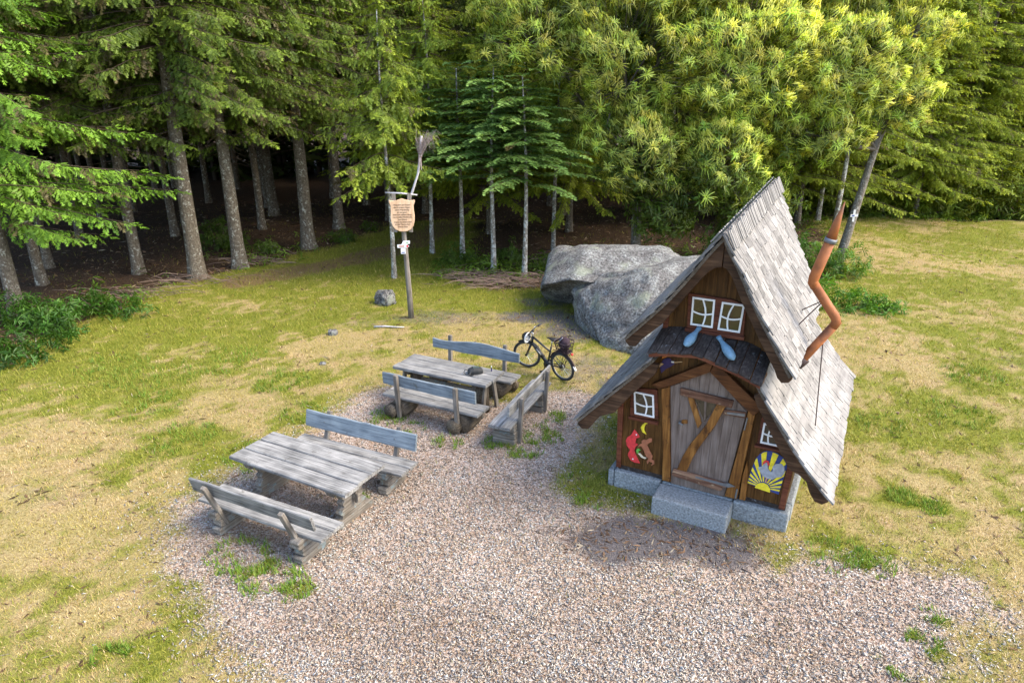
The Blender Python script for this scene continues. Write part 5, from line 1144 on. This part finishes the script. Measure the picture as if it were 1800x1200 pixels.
# small trail markers on the post
def plate(name, pts, y, mat, par=sg): return MB().prism(pts, y, y + .006).build(name, M[mat], par)
p1 = plate('trail_plate', [(-.16, 2.16), (.08, 2.18), (.08, 2.27), (-.10, 2.26)], -.105, 'white'); plate('green_mark', [(-.05, 2.20), (.04, 2.205), (.02, 2.235)], -.108, 'green', p1)
p2 = plate('trail_arrow', [(-.27, 2.07), (.0, 2.07), (.06, 2.115), (.0, 2.16), (-.27, 2.16)], -.113, 'white'); plate('pink_mark', [(-.22, 2.095), (-.08, 2.095), (-.08, 2.135), (-.22, 2.135)], -.117, 'pink', p2); MB().tube([(.005, -.114, 2.115), (.005, -.118, 2.115)], .03, 10).build('red_mark', M['red'], p2)
p3 = plate('trail_plate', [(-.18, 1.90), (-.05, 1.90), (-.05, 2.06), (-.18, 2.06)], -.105, 'white'); plate('blue_mark', [(-.16, 1.925), (-.07, 1.925), (-.07, 1.95), (-.16, 1.95)], -.108, 'blue', p3)
br = thing('witch_broom', 'old twig broom sticking up from the carved sign', 'broom', (-2.91, 18.75, 0), R(4))
bt('broom_stick', [(.10, -.005, 3.30), (.22, .0, 3.62), (.38, .02, 4.05), (.46, .03, 4.5), (.52, .03, 5.03)], [.032, .034, .03, .034, .03], 'silver_wood', 9, br)
tw = MB(); r = random.Random(8)
for k in range(60):
    a = r.uniform(0, 6.28); b0 = Vector((.455 + .03 * math.cos(a), .03 + .03 * math.sin(a), r.uniform(4.45, 4.6))); sp_ = r.uniform(.05, .34)
    e = Vector((.60 + math.cos(a) * sp_ + r.uniform(0, .12), .03 + math.sin(a) * sp_ * .7, r.uniform(4.95, 5.2))); 
    md = (b0 + e) / 2 + Vector((r.uniform(-.05, .05), r.uniform(-.05, .05), .05)); e2 = e + Vector((r.uniform(.0, .14), r.uniform(-.06, .06), -r.uniform(.1, .42)))
    tw.tube([b0, md, e, e2], [.004, .004, .003, .0015], 3, False)
for k in range(26):
    a = r.uniform(0, 6.28); tw.tube([(.455 + .035 * math.cos(a), .03 + .035 * math.sin(a), 4.60), (.44 + .05 * math.cos(a), .03 + .05 * math.sin(a), 4.30 - r.uniform(0, .15))], .004, 3, False)
tw.build('twig_bundle', M['broomtwig'], br)['kind'] = 'stuff'
for z in (4.50, 4.58): MB().torus((0, 0, 0), .045, .008, n=14, m=5).build('binding', M['twig'], br).matrix_basis = Matrix.Translation((.465, .03, z)) @ Matrix.Rotation(R(90), 4, 'X')
# trail plate on the chestnut trunk
M['dull_white'] = plain('enamel_plate', (.42, .44, .46), .5, var=.1)
tp = thing('trail_sign', 'small white cross-shaped trail sign nailed to the right chestnut trunk', 'sign', (12.18, 24.40, 1.75), R(20))
MB().prism([(-.05, 0), (.05, 0), (.05, .42), (-.05, .42)], -.03, -.02).build('upright_plate', M['dull_white'], tp); q_ = MB().prism([(-.17, .17), (.17, .17), (.17, .26), (-.17, .26)], -.045, -.032).build('cross_plate', M['dull_white'], tp); MB().prism([(-.12, .19), (.0, .19), (.0, .24), (-.12, .24)], -.049, -.046).build('blue_mark', M['blue'], q_)

# ------------------------------------------------------------------ boulders and small stones
m, nt, b = mat_new('lichen_rock'); L = nt.links; M['rock'] = m; b.inputs['Roughness'].default_value = .95
tc = N(nt, 'TexCoord')
n1 = N(nt, 'TexNoise', Scale=16.0, Detail=9.0, Roughness=.72); n2 = N(nt, 'TexNoise', Scale=2.6, Detail=6.0, Roughness=.65); n3 = N(nt, 'TexVoronoi', Scale=34.0); n4 = N(nt, 'TexNoise', Scale=45.0, Detail=3.0)
for n_ in (n1, n2, n3, n4): L.new(tc.outputs['Object'], n_.inputs['Vector'])
r1 = ramp(nt, [(.36, (.05, .05, .052)), (.46, (.15, .15, .15)), (.55, (.27, .275, .275)), (.68, (.47, .48, .48))]); L.new(n1.outputs['Fac'], r1.inputs['Fac'])
r2_ = ramp(nt, [(.42, (.62, .60, .60)), (.6, (1.1, 1.13, 1.12))]); L.new(n2.outputs['Fac'], r2_.inputs['Fac'])
mm = N(nt, 'Mix', data_type='RGBA', blend_type='MULTIPLY'); mm.inputs['Factor'].default_value = 1; L.new(r1.outputs['Color'], mm.inputs['A']); L.new(r2_.outputs['Color'], mm.inputs['B'])
r3 = ramp(nt, [(.60, (0, 0, 0)), (.68, (1, 1, 1))]); L.new(n4.outputs['Fac'], r3.inputs['Fac'])
m3_ = N(nt, 'Mix', data_type='RGBA'); L.new(r3.outputs['Color'], m3_.inputs['Factor']); L.new(mm.outputs['Result'], m3_.inputs['A']); m3_.inputs['B'].default_value = (.10, .075, .06, 1)
n5 = N(nt, 'TexNoise', Scale=1.5, Detail=5.0); L.new(tc.outputs['Object'], n5.inputs['Vector']); r5 = ramp(nt, [(.56, (0, 0, 0)), (.68, (.55, .55, .55))]); L.new(n5.outputs['Fac'], r5.inputs['Fac'])
m5 = N(nt, 'Mix', data_type='RGBA'); L.new(r5.outputs['Color'], m5.inputs['Factor']); L.new(m3_.outputs['Result'], m5.inputs['A']); m5.inputs['B'].default_value = (.30, .34, .25, 1)
L.new(m5.outputs['Result'], b.inputs['Base Color'])
sm_ = N(nt, 'Math', operation='ADD'); L.new(n1.outputs['Fac'], sm_.inputs[0]); L.new(n2.outputs['Fac'], sm_.inputs[1])
bp = N(nt, 'Bump', Strength=1.0, Distance=.09); L.new(sm_.outputs[0], bp.inputs['Height']); L.new(bp.outputs['Normal'], b.inputs['Normal'])
from mathutils import noise as mnoise
def boulder(name, label, cat, c_, half, seed, sub=5, rough=.16, cuts=(), rot=0.0, squash=2.6, group=None):
    bm = bmesh.new(); bmesh.ops.create_icosphere(bm, subdivisions=sub, radius=1); fr_ = random.Random(seed); facets = []
    for _ in range(13):
        n_ = Vector((fr_.gauss(0, 1), fr_.gauss(0, 1), fr_.gauss(.2, .8))).normalized(); facets.append((n_.x, n_.y, n_.z, (abs(n_.x) * half[0] + abs(n_.y) * half[1] + abs(n_.z) * half[2]) * fr_.uniform(.60, .74), .82))
    o_ = Vector((seed * 7.3, seed * 3.1, seed * 1.7))
    for v in bm.verts:
        p = v.co.normalized(); k = (abs(p.x) ** squash + abs(p.y) ** squash + abs(p.z) ** squash) ** (-1 / squash)
        k *= 1 + rough * 1.6 * mnoise.noise(p * 1.1 + o_) + rough * .7 * mnoise.noise(p * 2.7 + o_) + rough * .3 * mnoise.noise(p * 5.5 + o_) + rough * .12 * mnoise.noise(p * 19 + o_)
        q = Vector((p.x * k * half[0], p.y * k * half[1], p.z * k * half[2]))
        for (nx, ny, nz, d, soft) in list(cuts) + facets:      # planes that shear the block
            n_ = Vector((nx, ny, nz)).normalized(); e = q.dot(n_) - d
            if e > 0: q -= n_ * e * soft
        q = q + p * half[2] * (rough * .30 * mnoise.noise(p * 6 + o_) + rough * .16 * mnoise.noise(p * 15 + o_) - rough * max(0, .07 - abs(mnoise.noise(p * 1.7 + o_ * 3))) * 9)
        v.co = q
    me = bpy.data.meshes.new(name); bm.to_mesh(me); bm.free(); me.polygons.foreach_set('use_smooth', [True] * len(me.polygons))
    o = link(name, me, None, M['rock']); o.location = c_; o.rotation_euler = (0, 0, rot); return tag(o, label, cat, group)
boulder('boulder', 'big grey lichen-covered boulder behind the house, front one of the pair', 'boulder', (3.9, 17.8, .6), (2.45, 1.95, 1.28), 2, 5, .13, ((-.75, -.35, .6, 1.22, .85), (.1, -.7, .8, 1.12, .7), (-.2, .3, .9, 1.0, .6)), .2, 3.0, 'boulders behind the house')
boulder('boulder', 'overhanging grey boulder behind the bicycle, left one of the pair', 'boulder', (2.95, 19.75, .8), (2.75, 1.85, 1.04), 5, 5, .14, ((-.25, -.6, -.8, .66, .9), (-.7, -.2, .7, 1.35, .75), (.05, -.55, .85, 1.02, .7)), -.05, 2.7, 'boulders behind the house')
boulder('stump_rock', 'small mossy dark rock beside the sign post', 'rock', (-3.87, 20.15, .14), (.34, .28, .40), 9, 4, .3, (), .4, 2.2)
boulder('stone', 'small pale stone lying on the lawn left of the sign', 'stone', (-4.82, 17.3, .05), (.15, .11, .10), 12, 3, .2)
boulder('stone', 'tiny flat stone left of the far table backrest', 'stone', (-4.55, 15.2, .01), (.09, .07, .04), 14, 3, .2)
ds = thing('fallen_branch', 'grey fallen branch lying on the dry grass before the sign', 'branch', (-3.4, 17.85, .025), R(-3))
bt('stick', [(-.42, 0, 0), (-.1, .02, .01), (.2, -.01, .005), (.42, .015, 0)], [.03, .028, .022, .012], 'silver_wood', 7, ds)
# brushwood under the young firs
tw = MB(); r = random.Random(31)
for k in range(420):
    cx_, cy_ = r.choice(((-1.0, 22.6), (.2, 22.6), (-.4, 22.2), (.7, 22.9), (-10.8, 22.7), (-9.6, 25.2), (2.0, 25.6), (3.6, 25.6), (-1.7, 23.4), (-11.8, 20.9))); x = cx_ + r.gauss(0, .7); y = cy_ + r.gauss(0, .45); a = r.uniform(-.7, .7) + (3.14 if r.random() < .5 else 0); l = r.uniform(.3, 1.3); z = hz(x, y) + r.uniform(0, .16)
    tw.tube([(x, y, z), (x + math.cos(a) * l * .5, y + math.sin(a) * l * .5, z + r.uniform(0, .14)), (x + math.cos(a) * l, y + math.sin(a) * l, z + r.uniform(-.05, .12))], [.012, .009, .004], 3, False)
tag(tw.build('brushwood', M['twig']), 'heap of dry brown brushwood under the trees', 'brushwood', None, 'stuff')

# ------------------------------------------------------------------ ground cover: grass blades, wood chips, litter
def polar(n, r0, r1, half=.88):
    rr_ = np.exp(rng.uniform(np.log(r0), np.log(r1), n)); th = rng.uniform(-half, half, n); return rr_ * np.sin(th), rr_ * np.cos(th), rr_
hx = lambda x, y: ((x - HOUSE_C.x) * math.cos(HOUSE_A) + (y - HOUSE_C.y) * math.sin(HOUSE_A), -(x - HOUSE_C.x) * math.sin(HOUSE_A) + (y - HOUSE_C.y) * math.cos(HOUSE_A))
def outside_house(x, y):
    a, b_ = hx(x, y); return ~((np.abs(a) < 1.42) & (b_ > -.02) & (b_ < 3.3)) & ~((np.abs(a) < .6) & (b_ > -.5) & (b_ < .1))
gz_ = lambda x, y: hgt(x, y) - .008
x, y, rd = polar(620000, 4.4, 42); ch, fo, gr, so, pa = zones(x, y)
pk = (1 - sstep(.25, .85, ch) * .985) * (1 - fo * .96) * (1 - so * .8) * (1 - pa * .55) * (.45 + .55 * np.maximum(gr, fbm(x * 2, y * 2, 91, 2)))
k = (rng.random(len(x)) < pk) & outside_house(x, y); x, y, rd, gr = x[k], y[k], rd[k], gr[k]; n = len(x)
grn = rng.random(n) < np.clip(gr * 1.1 - .02, 0, .96)
h_ = rng.uniform(.02, .055, n) * (1 + .5 * grn * gr) * np.sqrt(rd / 9); w_ = rng.uniform(.0024, .0052, n) * np.sqrt(rd / 7); az = rng.uniform(0, 2 * np.pi, n); ln = rng.uniform(.3, 1.5, n)
dx, dy = np.cos(az), np.sin(az); z0 = gz_(x, y)
V = np.stack([np.stack([x - dy * w_, y + dx * w_, z0], 1), np.stack([x + dy * w_, y - dx * w_, z0], 1), np.stack([x + dx * h_ * ln, y + dy * h_ * ln, z0 + h_], 1)], 1).reshape(-1, 3)
dryc = np.array([[.40, .33, .14], [.35, .28, .09], [.46, .39, .205], [.29, .235, .07]])[rng.integers(0, 4, n)]
grc = np.array([[.165, .19, .022], [.22, .24, .032], [.125, .16, .02], [.29, .275, .055]])[rng.integers(0, 4, n)]
hd = fbm(x * .6, y * .6, 93, 3)[:, None]; dryc = dryc * np.where(hd > .5, np.array([[1.0, 1.0, .8]]), np.array([[1.06, .98, 1.1]])) * (1 + (hd - .5) * -.5)
cc = np.where(grn[:, None], grc, dryc) * rng.uniform(.75, 1.2, (n, 1))
tag(np_mesh('grass', V, np.arange(n * 3).reshape(-1, 3), M['grassblade'], None, np.repeat(cc, 3, 0)), 'short dry and green lawn grass of the clearing', 'grass', None, 'stuff')
# lush clumps
x, y, g_ = [], [], []
for gx_, gy_, gr_ in GREEN:
    if gy_ > 16: continue
    q = int(900 * min(gr_, .8)); a = rng.uniform(0, 6.28, q); d = gr_ * np.sqrt(rng.random(q)) * .85; x.append(gx_ + d * np.cos(a)); y.append(gy_ + d * np.sin(a))
x = np.concatenate(x); y = np.concatenate(y); k = (fbm(x * 6, y * 6, 43, 3) > .47) & outside_house(x, y); x, y = x[k], y[k]; n = len(x); z0 = gz_(x, y)
h_ = rng.uniform(.05, .12, n); w_ = rng.uniform(.006, .011, n); az = rng.uniform(0, 6.28, n); ln = rng.uniform(.3, 1.1, n); dx, dy = np.cos(az), np.sin(az)
V = np.stack([np.stack([x - dy * w_, y + dx * w_, z0], 1), np.stack([x + dy * w_, y - dx * w_, z0], 1), np.stack([x + dx * h_ * ln, y + dy * h_ * ln, z0 + h_], 1)], 1).reshape(-1, 3)
cc = np.array([[.10, .20, .022], [.15, .26, .03], [.20, .28, .04]])[rng.integers(0, 3, n)] * rng.uniform(.75, 1.2, (n, 1))
tag(np_mesh('weeds', V, np.arange(n * 3).reshape(-1, 3), M['grassblade'], None, np.repeat(cc, 3, 0)), 'lush green weed clumps at the edge of the wood chips', 'weeds', None, 'stuff')
# wood chips: small bent slips of wood
x, y, rd = polar(340000, 3.8, 17, .88); ch, fo, gr, so, pa = zones(x, y)
k = (rng.random(len(x)) < np.clip(ch * 1.05 * (1 - .8 * so) + .035 * sstep(-2.0, 0, sdist(x, y, CHIPS)), 0, 1)) & outside_house(x, y); x, y, so = x[k], y[k], so[k]; n = len(x)
l = rng.uniform(.010, .036, n) * (1 - .35 * so); w = l * rng.uniform(.16, .38, n); az = rng.uniform(0, 2 * np.pi, n); t1 = rng.normal(0, .22, n); t2 = rng.normal(0, .28, n); th = rng.uniform(.002, .005, n)
ux = np.stack([np.cos(az), np.sin(az), t1], 1); vx = np.stack([-np.sin(az), np.cos(az), t2], 1); c_ = np.stack([x, y, gz_(x, y) + rng.uniform(.008, .020, n)], 1)
a = ux * l[:, None]; b_ = vx * w[:, None]; up = np.stack([0 * x, 0 * x, th], 1)
keep = rng.random(n) < .68; a, b_, up, c_, so, n = a[keep], b_[keep], up[keep], c_[keep], so[keep], int(keep.sum())
V = np.stack([c_ - a - b_ * .6, c_ + a - b_ * .9, c_ + a * .7 + b_ * 1.1, c_ - a * .5 + b_ * .5 + up * 2.2], 1).reshape(-1, 3)     # flat splinter: a thin tetrahedron
q = np.array([[0, 1, 3], [1, 2, 3], [2, 0, 3], [0, 2, 1]]); F = (q[None] + (np.arange(n) * 4)[:, None, None]).reshape(-1, 3)
pal = np.array([[.58, .55, .53], [.66, .64, .63], [.50, .43, .37], [.44, .35, .28], [.36, .26, .19], [.26, .18, .13], [.56, .47, .38], [.15, .11, .085], [.50, .34, .18]]); pr = np.array([.15, .10, .17, .17, .14, .10, .10, .05, .02])
cc = pal[rng.choice(len(pal), n, p=pr / pr.sum())] * rng.uniform(.8, 1.12, (n, 1)); cn = fbm(V[::4, 0] * .9, V[::4, 1] * .9, 97, 4)[:, None]; cc = cc * .76 * np.array([[.96, 1.0, 1.0]]) + np.array([[.082, .074, .066]]); cc = cc * (1 + (cn - .5) * np.array([[.55, .75, .9]])) * (1 - so[:, None] * .5)
tag(np_mesh('wood_chips', V, F, M['chip'], None, np.repeat(cc, 4, 0)), 'pale and pinkish wood chips strewn over the seating area', 'wood chips', None, 'stuff')
# forest litter: needles and twiglets
x, y, rd = polar(75000, 6.5, 45, .8); ch, fo, gr, so, pa = zones(x, y); k = rng.random(len(x)) < np.maximum(fo, so * .6) * .8 + pa * .25 + .07 * (1 - ch); x, y, rd = x[k], y[k], rd[k]; n = len(x)
l = rng.uniform(.03, .12, n) * np.sqrt(rd / 16); w = l * rng.uniform(.08, .25, n); az = rng.uniform(0, 6.28, n); z0 = gz_(x, y) + .012
ux = np.stack([np.cos(az), np.sin(az), rng.normal(0, .2, n)], 1) * l[:, None]; vx = np.stack([-np.sin(az), np.cos(az), rng.normal(0, .4, n)], 1) * w[:, None]; c_ = np.stack([x, y, z0], 1)
V = np.stack([c_ - ux, c_ + vx, c_ + ux, c_ - vx], 1).reshape(-1, 3)
cc = np.array([[.10, .055, .03], [.16, .10, .06], [.06, .035, .02], [.22, .17, .11], [.28, .24, .18]])[rng.choice(5, n, p=[.35, .25, .25, .1, .05])] * rng.uniform(.7, 1.2, (n, 1))
tag(np_mesh('forest_litter', V, np.arange(n * 4).reshape(-1, 4), M['chip'], None, np.repeat(cc, 4, 0)), 'brown needle and twig litter on the forest floor', 'litter', None, 'stuff')
